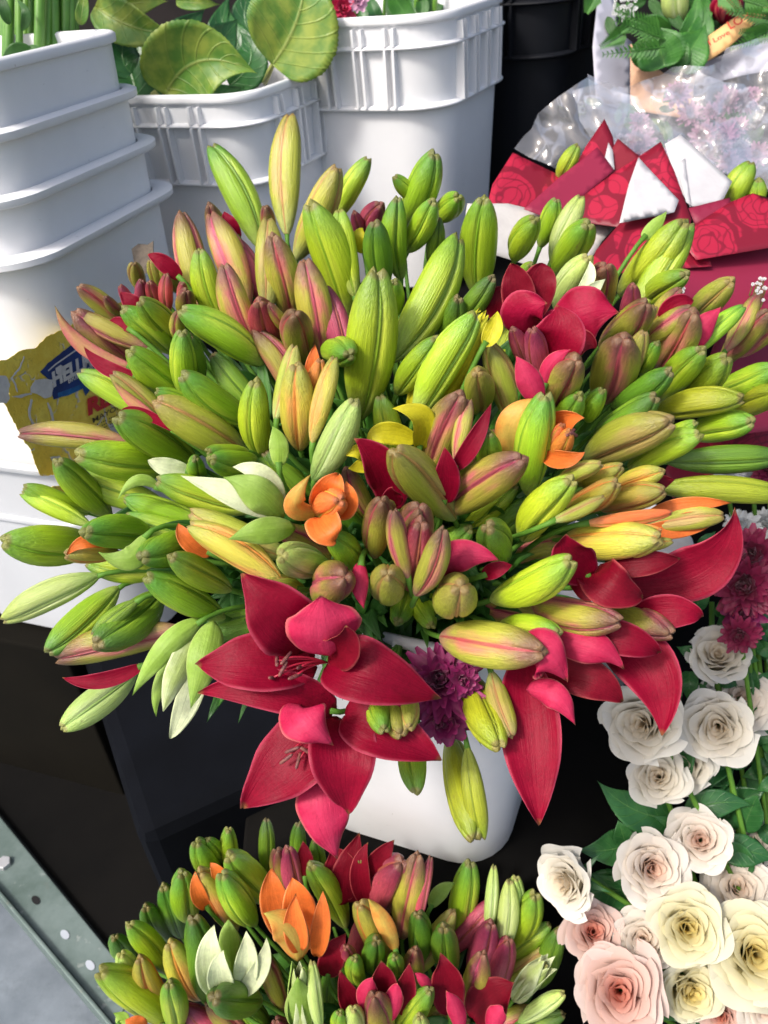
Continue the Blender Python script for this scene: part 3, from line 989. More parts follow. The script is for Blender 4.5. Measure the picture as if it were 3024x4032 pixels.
_used = set()
_CN = {'g': 'green', 'l': 'lime', 'd': 'dark green', 'k': 'blush', 'n': 'golden', 'r': 'red', 'o': 'orange', 'p': 'pale', 'y': 'yellow', 'q': 'orange'}
def near_label(t, x, y, group):
    c = sorted((q for q in NAMED if q[2] and ('lower' in q[1]) == ('lower' in group)), key=lambda q: (q[2][0] - x) ** 2 + (q[2][1] - y) ** 2)
    for q in c:
        if (t, q[0]) in _used: continue
        _used.add((t, q[0])); w_ = q[0].replace(',', '').split()[:10]
        while w_[-1] in ('the', 'a', 'of', 'with', 'and', 'in', 'at', 'to', 'on', 'above', 'below', 'by', 'its', 'before', 'over', 'under', 'between', 'beside', 'from', 'for', 'right', 'left', 'lower', 'upper', 'two', 'very', 'big', 'thin', 'red', 'bare', 'dark', 'white', 'torn', 'half', 'slim', 'far', 'just', 'orange', 'metal', 'vivid', 'behind', 'half-open', 'pale', 'parted', 'long', 'red-pink', 'than', 'beneath', 'or', 'into', 'pink', 'yellow', 'green', 'olive', 'single', 'plain', 'open', 'hanging', 'lying', 'standing', 'pointing', 'leaning', 'dull', 'fine', 'biggest', 'golden', 'lime', 'middle', 'deep', 'curling', 'wide', 'turning', 'narrow', 'bright', 'few', 'inner', 'apricot', 'one', 'low', 'striped', 'short', 'drooping', 'pursed', 'facing', 'up', 'round', 'top', 'plum', 'dead'): w_.pop()
        return 'small %s bud near the %s' % (_CN[t], ' '.join(w_))
def infill(n, cx, cy, rx, ry, fx, fy, D, FOCUS, group, pick, sz, seed, gap):
    """smaller buds sunk between the large ones, three on a stalk"""
    rg = random.Random(seed); placed = 0; tries = 0
    def dist(x, y):
        b = 1e9
        for tx, ty, bx, by, w in SEGS:
            dx, dy = bx - tx, by - ty; t = max(0, min(1, ((x - tx) * dx + (y - ty) * dy) / (dx * dx + dy * dy + 1)))
            b = min(b, math.hypot(x - tx - dx * t, y - ty - dy * t) - w * .5)
        return b
    while placed < n and tries < 9000:
        tries += 1
        a = rg.uniform(0, 2 * pi); r = sqrt(rg.uniform(0, 1)); x, y = cx + rx * r * cos(a), cy + ry * r * sin(a)
        if dist(x, y) < gap: continue
        got = pick(x, y, rg)
        if got is None: continue
        t = got[0]; lab = near_label(t, x, y, group);  ux, uy = x - fx, y - fy; m = math.hypot(ux, uy) + 1; ux /= m; uy /= m
        L = sz * rg.uniform(.8, 1.15) * min(1, .35 + m / 900); w = sz * rg.uniform(.27, .33)
        tx, ty = x + ux * L * .45, y + uy * L * .45; bx, by = x - ux * L * .55, y - uy * L * .55
        dt = D(tx, ty) + .028; wr = w * dt / FOC; T = P(tx, ty, dt); B = P(bx, by, dt + .012 + max(0, .05 - .04 * m / 700))
        li = thing('lily', lab, 'lily', B, group); bud(li, T, B, wr, t); SEGS.append((tx, ty, bx, by, w)); placed += 1
        J = B * .6 + FOCUS * .4; mb = MB(); tube(mb, [B + (T - B) * .03, B * .9 + J * .1, J, FOCUS], [.0026, .002, .0026, .003], 6); mb.build('stem', M_STEM, li)
        for k in range(3):
            p = B.lerp(J, rg.uniform(0, .6)); out = ((B - FOCUS).normalized() + Vector([rg.uniform(-.8, .8) for _ in range(3)])).normalized(); ln = rg.uniform(.045, .075)
            petal(li, p, p + out * ln * .5 + Vector((0, 0, .006)), p + out * ln, rg.uniform(.009, .015), M_LEAF2 if k == 0 else M_LEAF, cup=.4, kind='leaf', name='leaf', nu=10, nv=2, fold=.15)
# ---------------- the setting ----------------
def boxmb(mb, x0, x1, y0, y1, z0, z1, yaw=0, c=None):
    v = [(x, y, z) for z in (z0, z1) for x, y in ((x0, y0), (x1, y0), (x1, y1), (x0, y1))]
    if yaw:
        ca, sa = cos(radians(yaw)), sin(radians(yaw)); cx, cy = c
        v = [(cx + (x - cx) * ca - (y - cy) * sa, cy + (x - cx) * sa + (y - cy) * ca, z) for x, y, z in v]
    mb.add(v, [(0, 3, 2, 1), (4, 5, 6, 7), (0, 1, 5, 4), (1, 2, 6, 5), (2, 3, 7, 6), (3, 0, 4, 7)])
def bevel(o, w=.004, seg=2):
    m = o.modifiers.new('bevel', 'BEVEL'); m.width = w; m.segments = seg; m.limit_method = 'ANGLE'
mc, nt, n, l, b = newmat('concrete'); q = N(nt); co = q.coord()
a1 = q.noise(co, 5, 6, .65); a2 = q.noise(q.mapping(co, (1, 1, 1), (3, 1, 0)), 17, 6, .7); a3 = q.noise(q.mapping(co, (1, 1, 1), (9, 4, 0)), 9, 3, .6)
col = q.mix(q.ss(a1, .3, .7), (.10, .125, .15), (.19, .225, .26)); col = q.mix(q.math('MULTIPLY', q.ss(a2, .5, .75), .6), col, (.08, .10, .115))
col = q.mix(q.math('MULTIPLY', q.ss(a3, .68, .74), .8), col, (.30, .13, .06)); l.new(col, b.inputs['Base Color']); inp(b, 'Roughness', .75)
q.bump(a2, .4, .003, b)
mb = MB(); mb.add([(-6, -6, 0), (6, -6, 0), (6, 6, 0), (-6, 6, 0)], [(0, 1, 2, 3)])
fl = mb.build('floor', mc); fl['kind'] = 'structure'
M_WALL = plain('dark_wall', (.035, .028, .026), .8, (.06, .045, .04), 3)
mb = MB(); boxmb(mb, -3, 3.4, 2.6, 2.7, 0, 2.6); wl_ = mb.build('back_wall', M_WALL); wl_['kind'] = 'structure'
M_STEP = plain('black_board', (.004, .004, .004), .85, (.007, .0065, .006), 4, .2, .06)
def top_thing(name, label, cat, mb, mat, smooth=False, group=None, bev=.004):
    xs = [v.x for v in mb.v]; ys = [v.y for v in mb.v]; zs = [v.z for v in mb.v]
    c = Vector(((min(xs) + max(xs)) / 2, (min(ys) + max(ys)) / 2, min(zs)))
    mb.v = [v - c for v in mb.v]; o = mb.build(name, mat, None, smooth); o.location = c
    if bev: bevel(o, bev)
    return tag(o, label, cat, group)
mb = MB(); cN = Pz(138, 1412, .52)
e1 = Vector((cos(radians(68)), sin(radians(68)), 0)); n1 = Vector((e1.y, -e1.x, 0))
pts = [cN, cN + e1 * .50, cN + e1 * .50 - n1 * .8, cN - n1 * .8]
mb.add([Vector((p.x, p.y, z)) for z in (0, .52) for p in pts], [(0, 3, 2, 1), (4, 5, 6, 7), (0, 1, 5, 4), (1, 2, 6, 5), (2, 3, 7, 6), (3, 0, 4, 7)])
top_thing('display_box', 'matt brownish black display box under the white pail stack at the left', 'box', mb, plain('brown_black_board', (.005, .0045, .0035), .85, (.008, .007, .005), 3, .15, .06))
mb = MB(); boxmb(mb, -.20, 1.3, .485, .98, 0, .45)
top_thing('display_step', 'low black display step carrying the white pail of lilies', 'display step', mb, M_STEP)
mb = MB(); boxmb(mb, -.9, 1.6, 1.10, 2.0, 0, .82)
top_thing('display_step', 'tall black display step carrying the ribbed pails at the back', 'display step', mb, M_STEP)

# green metal angle bar
mg, nt, n, l, b = newmat('green_painted_steel'); q = N(nt); co = q.coord()
a1 = q.noise(co, 14, 5, .65); a2 = q.noise(co, 60, 4, .6); a3 = q.noise(q.mapping(co, (1, 1, 1), (5, 5, 5)), 11, 3, .6)
col = q.mix(q.ss(a1, .3, .7), (.085, .125, .11), (.16, .21, .20)); col = q.mix(q.math('MULTIPLY', q.ss(a3, .6, .72), .55), col, (.22, .12, .07)); col = q.mix(q.math('MULTIPLY', q.ss(a2, .62, .7), .4), col, (.4, .42, .40))
l.new(col, b.inputs['Base Color']); inp(b, 'Roughness', .5); inp(b, 'Metallic', .25); q.bump(a2, .2, .001, b)
def T3z(c, x, y, z):
    X_, Y_ = tile(c, x, y); return Pz(X_ / 1.8228, Y_ / 1.8228, z)
bar = thing('angle_bar', 'green grey painted steel angle bar with punched holes at the lower left', 'metal bar', T3z('30', 300, 900, .2))
u0, u1 = T3z('30', -500, -260, .22), T3z('30', 880, 1440, .22); w0, w1 = T3z('30', -500, 250, .22), T3z('30', 760, 1740, .22)
mb = MB(); dz = Vector((0, 0, .004))
mb.add([u0, u1, w1, w0, u0 - dz, u1 - dz, w1 - dz, w0 - dz], [(0, 3, 2, 1), (4, 5, 6, 7), (0, 1, 5, 4), (1, 2, 6, 5), (2, 3, 7, 6), (3, 0, 4, 7)])
o = mb.build('flange', mg, bar, False)
mbp = MB(); dv_ = (u1 - u0).normalized(); nv_ = Vector((dv_.y, -dv_.x, 0)); nv_ = nv_ if nv_.y > 0 else -nv_
a0 = u0 - dv_ * .3 + nv_ * .004; a1 = u1 + dv_ * .03 + nv_ * .004
pp_ = [a0, a1, Vector((-.16, .56, 0)), Vector((-.22, .80, 0)), Vector((-1.1, 1.3, 0))]; k = len(pp_)
mbp.add([Vector((p.x, p.y, z)) for z in (.0, .205) for p in pp_], [tuple(range(k))[::-1], tuple(range(k, 2 * k))] + [(i, (i + 1) % k, k + (i + 1) % k, k + i) for i in range(k)])
bmesh_fix = top_thing('display_step', 'lowest black step lying between the green bar and the dark boxes', 'display step', mbp, M_STEP); bevel(o, .0015)
mb = MB(); dd = (w1 - w0).normalized(); sd_ = Vector((dd.y, -dd.x, 0)); sd_ = sd_ if (u0 - w0).dot(sd_) < 0 else -sd_
k0, k1 = w0 + sd_ * .0005, w1 + sd_ * .0005; k2, k3 = k1 + sd_ * .005, k0 + sd_ * .005; up = Vector((0, 0, .012)); dn = Vector((0, 0, -.05))
mb.add([k0 + up, k1 + up, k2 + up, k3 + up, k0 + dn, k1 + dn, k2 + dn, k3 + dn], [(0, 3, 2, 1), (4, 5, 6, 7), (0, 1, 5, 4), (1, 2, 6, 5), (2, 3, 7, 6), (3, 0, 4, 7)])
o = mb.build('lip', mg, bar, False); bevel(o, .0015)
def disc(c, r, z0, z1, mat, name, par, n_=18, st=1.9):
    d = dd; s = Vector((-d.y, d.x, 0)); mbd = MB(); v = []
    for z in (z0, z1):
        for k in range(n_):
            a = 2 * pi * k / n_; v.append(Vector((c.x, c.y, z)) + s * cos(a) * r + d * sin(a) * r * st)
    f = [tuple(range(n_, 2 * n_))] + [(k, (k + 1) % n_, n_ + (k + 1) % n_, n_ + k) for k in range(n_)]
    mbd.add(v, f); return mbd.build(name, mat, par, False)
M_HOLE = plain('dark_hole', (.004, .004, .005), .9); M_CHIP = plain('bare_metal', (.55, .56, .58), .4, metal=.5)
c0 = T3z('30', 235, 905, .22); disc(c0, .0045, .2205, .2212, M_HOLE, 'punched_hole', bar)
for x_, y_ in ((425, 1130), (590, 1330)): disc(T3z('30', x_, y_, .22), .0045, .2205, .2212, plain('concrete_seen_through', (.42, .46, .52), .8), 'punched_hole', bar)
bo = disc(T3z('30', 30, 670, .22), .011, .2205, .227, M_CHIP, 'bolt', bar, 6, 1)
bevel(bo, .001)

# unseen canopy added above the back, blocks sky light to darken it
mb = MB(); boxmb(mb, -3, 3.4, 1.7, 2.7, 2.3, 2.34)
top_thing('added_canopy', 'unseen dark canopy added over the back of the stall to block sky light', 'added_canopy', mb, M_WALL)
# ---------------- pails ----------------
def plastic(name, c, rough=.38, spec=.5):
    m, nt, n, l, b = newmat(name); q = N(nt); co = q.coord()
    a1 = q.noise(co, 7, 4, .6); a2 = q.noise(co, 140, 3, .6); a3 = q.noise(q.mapping(co, (1, 1, 3), (4, 2, 7)), 42, 5, .7)
    col = q.mix(q.ss(a1, .3, .7), c, tuple(x * .92 for x in c)); col = q.mix(q.math('MULTIPLY', q.ss(a3, .66, .76), .35), col, tuple(x * .5 for x in c))
    col = q.mix(q.math('MULTIPLY', q.ss(a2, .74, .78), .5), col, (.2, .17, .14))
    l.new(col, b.inputs['Base Color']); l.new(q.math('ADD', rough, q.math('MULTIPLY', a1, .15)), b.inputs['Roughness']); inp(b, 'Specular IOR Level', spec)
    inp(b, 'Subsurface Weight', .08); inp(b, 'Subsurface Radius', (.01, .01, .01))
    q.bump(a1, .06, .004, b); return m
M_WHITE = plastic('white_plastic', (.76, .765, .78)); M_BLK = plastic('black_plastic_pail', (.006, .007, .010), .5, .2)
def rrect(a, rc, nseg=7):
    r = a * rc; pts = []
    for k, (sx, sy) in enumerate(((1, 1), (-1, 1), (-1, -1), (1, -1))):
        for i in range(nseg + 1):
            an = pi / 2 * k + pi / 2 * i / nseg
            pts.append((sx * (a - r) + r * cos(an), sy * (a - r) + r * sin(an)))
    out = []
    for i, p in enumerate(pts):      # split the straight runs
        out.append(p); q_ = pts[(i + 1) % len(pts)]
        if math.hypot(q_[0] - p[0], q_[1] - p[1]) > .3 * a:
            for t in (.25, .5, .75): out.append((p[0] + (q_[0] - p[0]) * t, p[1] + (q_[1] - p[1]) * t))
    return out
def pail(label, cx, cy, zb, h, at, ab, yaw, mat, bands, ribs=None, rc=.42, group=None, lip=.006, water=False):
    t = thing('pail', label, 'pail', (cx, cy, zb), group)
    ya = radians(yaw); ca, sa = cos(ya), sin(ya)
    def A(z): return ab + (at - ab) * (z / h)
    prof = [(0, -.006), (.004, 0)]
    for z0, z1, off in sorted(bands): prof += [(z0 - .002, 0), (z0, off * .92), (z0 + .0012, off), (z1 - .0012, off), (z1, off * .92), (z1 + .002, 0)]
    prof += [(h - .012, 0), (h - .0105, lip * .9), (h - .009, lip), (h - .003, lip), (h - .0008, lip * .6), (h, lip * .2), (h, -.001), (h - .002, -.0035)]
    inner = [(h - .02, -.0035), (h * .5, -.0035), (.006, -.0035)]
    v = []; f = []; rings = prof + inner
    base = rrect(1, rc); m = len(base)
    for z, off in rings:
        a = A(z) + off
        for x, y in base:
            X_, Y_ = x * a, y * a
            v.append((cx + X_ * ca - Y_ * sa, cy + X_ * sa + Y_ * ca, zb + z))
    for i in range(len(rings) - 1):
        for k in range(m):
            p = i * m + k; q_ = i * m + (k + 1) % m; f.append((p, q_, q_ + m, p + m))
    f.append(tuple(range(m))[::-1]); f.append(tuple((len(rings) - 1) * m + k for k in range(m)))
    o = mesh_obj('body', v, f, mat, t, None, True)
    es = o.modifiers.new('edge', 'EDGE_SPLIT'); es.split_angle = radians(50)
    if ribs:
        for face in range(4):
            mb = MB()
            for (z0, z1, ts, depth, th) in ribs:
                for tt in ts:
                    z0a, z1a = A(z0), A(z1); fa = radians(90 * face)
                    vv = []
                    for z, a in ((z0, z0a), (z1, z1a)):
                        for dx, dy in ((-th / 2, -.003), (th / 2, -.003), (th / 2, depth if z == z0 else depth * .8), (-th / 2, depth if z == z0 else depth * .8)):
                            lx, ly = tt * a * 1.0 + dx, -(a + dy)
                            X_, Y_ = lx * cos(fa) - ly * sin(fa), lx * sin(fa) + ly * cos(fa)
                            vv.append((cx + X_ * ca - Y_ * sa, cy + X_ * sa + Y_ * ca, zb + z))
                    mb.add(vv, [(0, 3, 2, 1), (4, 5, 6, 7), (0, 1, 5, 4), (1, 2, 6, 5), (2, 3, 7, 6), (3, 0, 4, 7)])
            mb.build('rib_panel', mat, t, False)
    return t
SX, SY = -.416, 1.030
M_GREYW = plastic('greyish_white_plastic', (.58, .60, .63))
g = 'nested white pails stacked at the left'
ztop = 1.226; labs = ['topmost smooth white pail of the nested stack, full of green stems', 'second white pail down the nested stack, with a droplet flecked rim', 'third white pail down the nested stack, with a small dark chip on its rim', 'lowest white pail of the nested stack, carrying the torn yellow food label']
for k in range(4):
    pail(labs[k], SX, SY, ztop - .0565 * k - .37, .37, .140 + .003 * k, .122 + .006 * k, 68, M_WHITE, [], None, .40, g, .006 + .0035 * k if k else .005)
pail('wide white pail holding the nested stack, its curved rim under the label', SX, SY, .523, .30, .170, .150, 68, M_GREYW, [(.205, .212, .003)], None, .5, None, .007)
TS = [-.58, -.49, -.24, -.15, .10, .19, .44, .53]
RB = [(.262, .331, TS, .0125, .0034), (.335, .356, TS, .0095, .0034)]
bands = [(.258, .262, .010), (.331, .334, .0085)]
pail('shorter ribbed white pail with broad serrated leaves, behind the tallest lily bud', -.182, 1.345, .772, .37, .152, .128, 62, M_WHITE, bands, RB, .32, None, .004)
pail('ribbed white pail furthest right, with a smooth bright corner and slim leaves', .078, 1.385, .832, .37, .138, .116, 61, M_WHITE, bands, RB, .46, None, .004)
pail('black ribbed pail standing behind the white pails at the top', .30, 1.62, .85, .37, .15, .125, 52, M_BLK, bands, RB, .42, None, .004)
PX, PY = .027, .655
pail('white pail in the middle holding the big bunch of lilies', PX, PY, .4505, .36, .14, .116, 65, M_WHITE, [(.30, .304, .006)], None, .5, None, .005)
pail('low white tub with a curved rim at the right behind the red lilies', .245, .855, .4505, .16, .145, .11, 60, M_WHITE, [], None, .9, None, .005)
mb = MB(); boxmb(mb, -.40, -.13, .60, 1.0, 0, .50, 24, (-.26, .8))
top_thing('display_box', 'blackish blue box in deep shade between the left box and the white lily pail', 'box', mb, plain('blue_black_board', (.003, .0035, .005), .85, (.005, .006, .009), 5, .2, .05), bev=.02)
pail('black floor pail holding the lower bunch of lilies', -.03, .30, .002, .30, .15, .12, 20, M_BLK, [(.25, .255, .006)], None, .5, None, .005)
pail('black floor pail holding the cream and blush roses', .36, .30, .002, .30, .15, .12, 10, M_BLK, [(.25, .255, .006)], None, .5, None, .005)

# ---------------- torn food label on the lowest nested pail ----------------
ya = radians(68); eF = Vector((cos(ya), sin(ya), 0)); nF = Vector((sin(ya), -cos(ya), 0))
slope = (.149 - .140) / .37
nP = (nF - Vector((0, 0, slope))).normalized(); z4 = ztop - .0565 * 3
p0 = Vector((SX, SY, 0)) + nF * .149; p0.z = z4
Z2 = 700 / 1659                     # zoom used for tracing the label, origin (0, 1200)
def lp(x, y, off=.0006): return onplane(x * Z2, 1200 + y * Z2, p0, nP, off)
def ragged(pts, amp=6, step=26, seed=1):
    rg = random.Random(seed); out = []
    for i, p in enumerate(pts):
        q_ = pts[(i + 1) % len(pts)]; d = math.hypot(q_[0] - p[0], q_[1] - p[1]); k = max(1, int(d / step))
        for j in range(k):
            t = j / k; out.append((p[0] + (q_[0] - p[0]) * t + rg.uniform(-amp, amp), p[1] + (q_[1] - p[1]) * t + rg.uniform(-amp, amp)))
    return out
def flat_poly(name, pts, off, mat, par, label=None):
    pp = [lp(x, y, off) for x, y in pts]; mb = MB(); k = len(pp)
    mb.add(pp + [p - nP * .0004 for p in pp], [tuple(range(k)), tuple(range(k, 2 * k))[::-1]] + [(i, (i + 1) % k, k + (i + 1) % k, k + i) for i in range(k)])
    return mb.build(name, mat, par, False, label)
ml, nt, n, l, b = newmat('yellow_torn_paper'); q = N(nt); co = q.coord()
a1 = q.noise(co, 60, 6, .7); a2 = q.noise(co, 22, 5, .65); a3 = q.noise(q.mapping(co, (1, 1, 1), (2, 8, 3)), 190, 4, .7)
vo = n.new('ShaderNodeTexVoronoi'); vo.feature = 'DISTANCE_TO_EDGE'; vo.inputs['Scale'].default_value = 17
dist = n.new('ShaderNodeVectorMath'); dist.operation = 'ADD'; nz = n.new('ShaderNodeTexNoise'); nz.inputs['Scale'].default_value = 45; l.new(co, nz.inputs[0])
sc_ = n.new('ShaderNodeVectorMath'); sc_.operation = 'SCALE'; sc_.inputs[3].default_value = .03; l.new(nz.outputs[1], sc_.inputs[0]); l.new(co, dist.inputs[0]); l.new(sc_.outputs[0], dist.inputs[1]); l.new(dist.outputs[0], vo.inputs['Vector'])
col = q.mix(q.ss(a2, .35, .65), (.76, .55, .06), (.84, .69, .11)); col = q.mix(q.math('MULTIPLY', q.ss(a3, .58, .70), .3), col, (.14, .09, .03))
col = q.mix(q.math('MULTIPLY', q.ss(a1, .52, .70), .3), col, (.42, .30, .06)); cr = q.math('MULTIPLY', q.ss(vo.outputs[0], .035, .0), q.ss(a2, .46, .55)); col = q.mix(cr, col, (.60, .58, .60))
l.new(col, b.inputs['Base Color']); inp(b, 'Roughness', .8); q.bump(q.math('SUBTRACT', q.math('ADD', a1, q.math('MULTIPLY', a3, .4)), cr), .6, .003, b)
lab = thing('pail_label', 'torn yellow food label with blue ribbon emblem and red lettering on the white pail', 'label', lp(700, 700))
Yp = [(-260, 640), (-60, 540), (60, 510), (200, 425), (330, 400), (430, 300), (640, 205), (700, 160), (900, 60), (1400, -120), (1520, 200), (1500, 900), (1420, 1350), (1180, 1290), (1120, 1230), (900, 1500), (740, 1480), (600, 1440), (500, 1590), (375, 1595), (275, 1330), (235, 1290), (40, 920), (85, 830), (70, 700), (-20, 660)]
flat_poly('paper', ragged(Yp, 5, 24, 3), .0010, ml, lab)
M_LB = plain('label_navy', (.012, .03, .14), .5, (.02, .06, .25), 40, .5); M_LB2 = plain('label_blue', (.02, .16, .44), .5, (.01, .06, .22), 60, .5)
M_LW = plain('label_white', (.62, .62, .64), .6, (.50, .50, .52), 90); M_LR = plain('label_red', (.58, .03, .035), .55, (.45, .03, .03), 90); M_LK = plain('label_print', (.05, .04, .02), .7)
rb = flat_poly('ribbon_emblem', ragged([(375, 625), (450, 545), (560, 460), (700, 350), (840, 290), (1000, 260), (1200, 300), (1200, 560), (1060, 640), (990, 660), (900, 700), (760, 780), (640, 830), (505, 885), (480, 800), (500, 740)], 3, 30, 5), .0016, M_LB, lab)
flat_poly('ribbon_fold', [(540, 825), (640, 790), (790, 730), (980, 650), (1000, 620), (960, 610), (1060, 600), (1060, 650), (960, 690), (800, 770), (640, 845), (550, 865)], .0021, M_LB2, rb)
flat_poly('ribbon_fold', [(760, 700), (800, 690), (870, 660), (880, 740), (800, 850), (780, 800)], .0023, M_LB2, rb)
flat_poly('ribbon_line', [(450, 612), (520, 550), (620, 480), (760, 385), (840, 340), (842, 348), (764, 395), (624, 490), (524, 560), (454, 620)], .0021, M_LW, rb)
for k, pp in enumerate(([(285, 770), (330, 700), (420, 690), (490, 700), (500, 780), (480, 860), (420, 875), (380, 850), (350, 830), (290, 820)],
                        [(-40, 655), (60, 665), (92, 740), (80, 830), (95, 870), (60, 925), (-40, 905)],
                        [(1000, 1110), (1080, 1110), (1180, 1200), (1190, 1260), (1110, 1240), (1050, 1190)],
                        [(490, 1085), (540, 1085), (570, 1125), (500, 1130)],
                        [(520, 590), (570, 560), (620, 590), (600, 650), (560, 665), (530, 640)],
                        [(470, 1420), (560, 1410), (600, 1470), (560, 1520), (510, 1500)],
                        [(440, 915), (455, 912), (490, 1000), (505, 1090), (492, 1090), (470, 1000)],
                        [(975, 1010), (985, 1005), (1000, 1110), (992, 1112)],
                        [(880, 560), (895, 560), (920, 620), (970, 655), (960, 668), (905, 630)],
                        [(110, 860), (240, 830), (300, 822), (300, 835), (245, 850), (200, 868)],
                        [(290, 880), (310, 890), (285, 980), (290, 1060), (335, 1125), (320, 1125), (272, 1060), (265, 980)],
                        [(225, 480), (232, 490), (190, 600), (120, 680), (150, 740), (170, 815), (160, 815), (135, 740), (100, 680), (180, 590)])):
    flat_poly('torn_patch', ragged(pp, 3, 20, 20 + k), .0026, M_LW, lab)
def text_mesh(s, par, mat, org, right, up, height, width=None, shear=0, ext=.02, off=.02, name='lettering', label=None):
    cu = bpy.data.curves.new(name, 'FONT'); cu.body = s; cu.size = 1; cu.extrude = ext; cu.offset = off; cu.shear = shear; cu.resolution_u = 3
    o = bpy.data.objects.new('tmp', cu); COL.objects.link(o); bpy.context.view_layer.update()
    me = bpy.data.meshes.new_from_object(o); bpy.data.objects.remove(o); 
    xs = [v.co.x for v in me.vertices]; ys = [v.co.y for v in me.vertices]; x0, x1, y0, y1 = min(xs), max(xs), min(ys), max(ys)
    sy = height / (y1 - y0); sx = (width / (x1 - x0)) if width else sy
    up = up.normalized(); right = right.normalized(); nn = right.cross(up).normalized()
    base = wloc(par)
    for v in me.vertices:
        c = v.co.copy(); v.co = org + right * (c.x - x0) * sx + up * (c.y - y0) * sy + nn * c.z * sy * .2 - base
    me.name = name; me.materials.clear(); me.materials.append(mat)
    o = bpy.data.objects.new(name, me); COL.objects.link(o); o.parent = par
    return o
def on_label(s, mat, x0, y0, x1, y1, ux, uy, off, par=lab, shear=0, o_=.02):
    a, b_ = lp(x0, y0, off), lp(x1, y1, off); c_ = lp(x0 + ux, y0 + uy, off)
    r_ = b_ - a; u_ = c_ - a; u2 = (u_ - r_.normalized() * u_.dot(r_.normalized()))
    return text_mesh(s, par, mat, a, r_, u2, u2.length, r_.length, shear, .02, o_)
on_label('HELLM', M_LW, 500, 775, 880, 560, -45, -130, .0030, rb, .15, .05)
on_label('BRING OUT', M_LW, 640, 735, 930, 575, -14, -42, .0030, rb, .1, .02)
on_label('REAL', M_LR, 825, 1040, 1240, 830, -38, -150, .0030, lab, .1, .06)
on_label('MAYONNAISE', M_LK, 870, 1105, 1330, 860, -18, -42, .0028, lab, 0, .01)
for k in range(4):
    on_label('--- -- ---- --'.replace('-', '\u2013') if False else 'iiii iii iiiii ii', M_LK, 850 + k * 10, 1150 + k * 26, 1150, 1010 + k * 26, -5, -10, .0028, lab)
# scrap of the same label on the outside of the wide pail
yC = Vector((SX, SY, 0)) + nF * (.170 - .02 / .30 * .02); yC.z = .80
sl2 = (.02) / .30; nC = (nF - Vector((0, 0, sl2))).normalized(); pC = Vector((SX, SY, 0)) + nF * .170; pC.z = .823
sp = [onplane(x * Z2, 1200 + y * Z2, pC, nC, .0012) for x, y in ragged([(560, 1690), (860, 1640), (1200, 1640), (1230, 1700), (1100, 1800), (1020, 1830), (960, 1800), (900, 1900), (640, 1780), (480, 1700)], 5, 24, 9)]
mb = MB(); k = len(sp); mb.add(sp + [p - nC * .0009 for p in sp], [tuple(range(k)), tuple(range(k, 2 * k))[::-1]] + [(i, (i + 1) % k, k + (i + 1) % k, k + i) for i in range(k)])
top_thing('label_scrap', 'scrap of yellow label left below the curved white rim', 'label', mb, ml, bev=0)

# ---------------- build the lilies ----------------
build_lilies(MAIN, D_main, Vector((PX - .005, PY - .03, .76)), 'lilies of the big bunch', 'big')
build_lilies(LOW, D_low, Vector((-.01, .34, .24)), 'lilies of the lower bunch', 'low')

def pick_main(x, y, rg):
    if (y > 2600 and (x < 900 or x > 2050)) or (y > 2400 and 1300 < x < 1950): return None
    if x < 1050 and y > 1450: return 'gdgn'[rg.randrange(4)] , None
    if y < 1450 and x < 1350: return 'kknrg'[rg.randrange(5)], None
    if x > 2000 and y > 2050: return 'kkor'[rg.randrange(4)], None
    if x > 2050 and y < 1500: return 'kkrg'[rg.randrange(4)], None
    if x > 2000: return 'ggln'[rg.randrange(4)], None
    if y > 2500: return 'dgk'[rg.randrange(3)], None
    return 'gldkg'[rg.randrange(5)], None
infill(75, 1560, 1850, 1180, 900, 1600, 2300, D_main, Vector((PX - .005, PY - .03, .76)), 'small lilies sunk in the big bunch', pick_main, 330, 3, 8)
def pick_low(x, y, rg): return (None if x < 560 + (4032 - y) * .25 else ('rkrdgkn'[rg.randrange(7)], None))
infill(38, 1330, 3900, 850, 420, 1250, 4350, D_low, Vector((-.01, .34, .24)), 'small lilies sunk in the lower bunch', pick_low, 270, 5, 6)

# ---------------- roses ----------------
def rosemat(name, mid, outer, heart):
    m, nt, n, l, b = newmat(name); q = N(nt); t, v = q.uv()
    bl = q.noise(q.coord(), 3, 3, .6); st = q.noise(q.mapping(q.coord(), (3, 3, 3)), 5, 4, .6)
    col = q.mix(q.ss(t, .0, .45), heart, mid); col = q.mix(q.ss(t, .5, 1.0), col, outer)
    col = q.mix(q.math('MULTIPLY', q.ss(v, .45, .0), .35), col, heart)
    col = q.hsv(col, .5, 1, q.math('ADD', .84, q.math('MULTIPLY', st, .3))); l.new(col, b.inputs['Base Color'])
    inp(b, 'Roughness', .55); inp(b, 'Specular IOR Level', .3); q.bump(st, .2, .01, b); translucent(m, q, .42, col); return m
ROSE = {'c': rosemat('rose_cream', (.80, .75, .64), (.80, .78, .72), (.80, .70, .54)),
        'b': rosemat('rose_beige', (.78, .71, .62), (.79, .75, .69), (.78, .64, .52)),
        'p': rosemat('rose_blush', (.72, .50, .43), (.75, .62, .57), (.70, .28, .20)),
        'y': rosemat('rose_ivory_yellow', (.76, .71, .46), (.77, .75, .60), (.74, .62, .24)),
        'w': rosemat('rose_peach', (.79, .71, .62), (.80, .76, .70), (.74, .52, .40))}
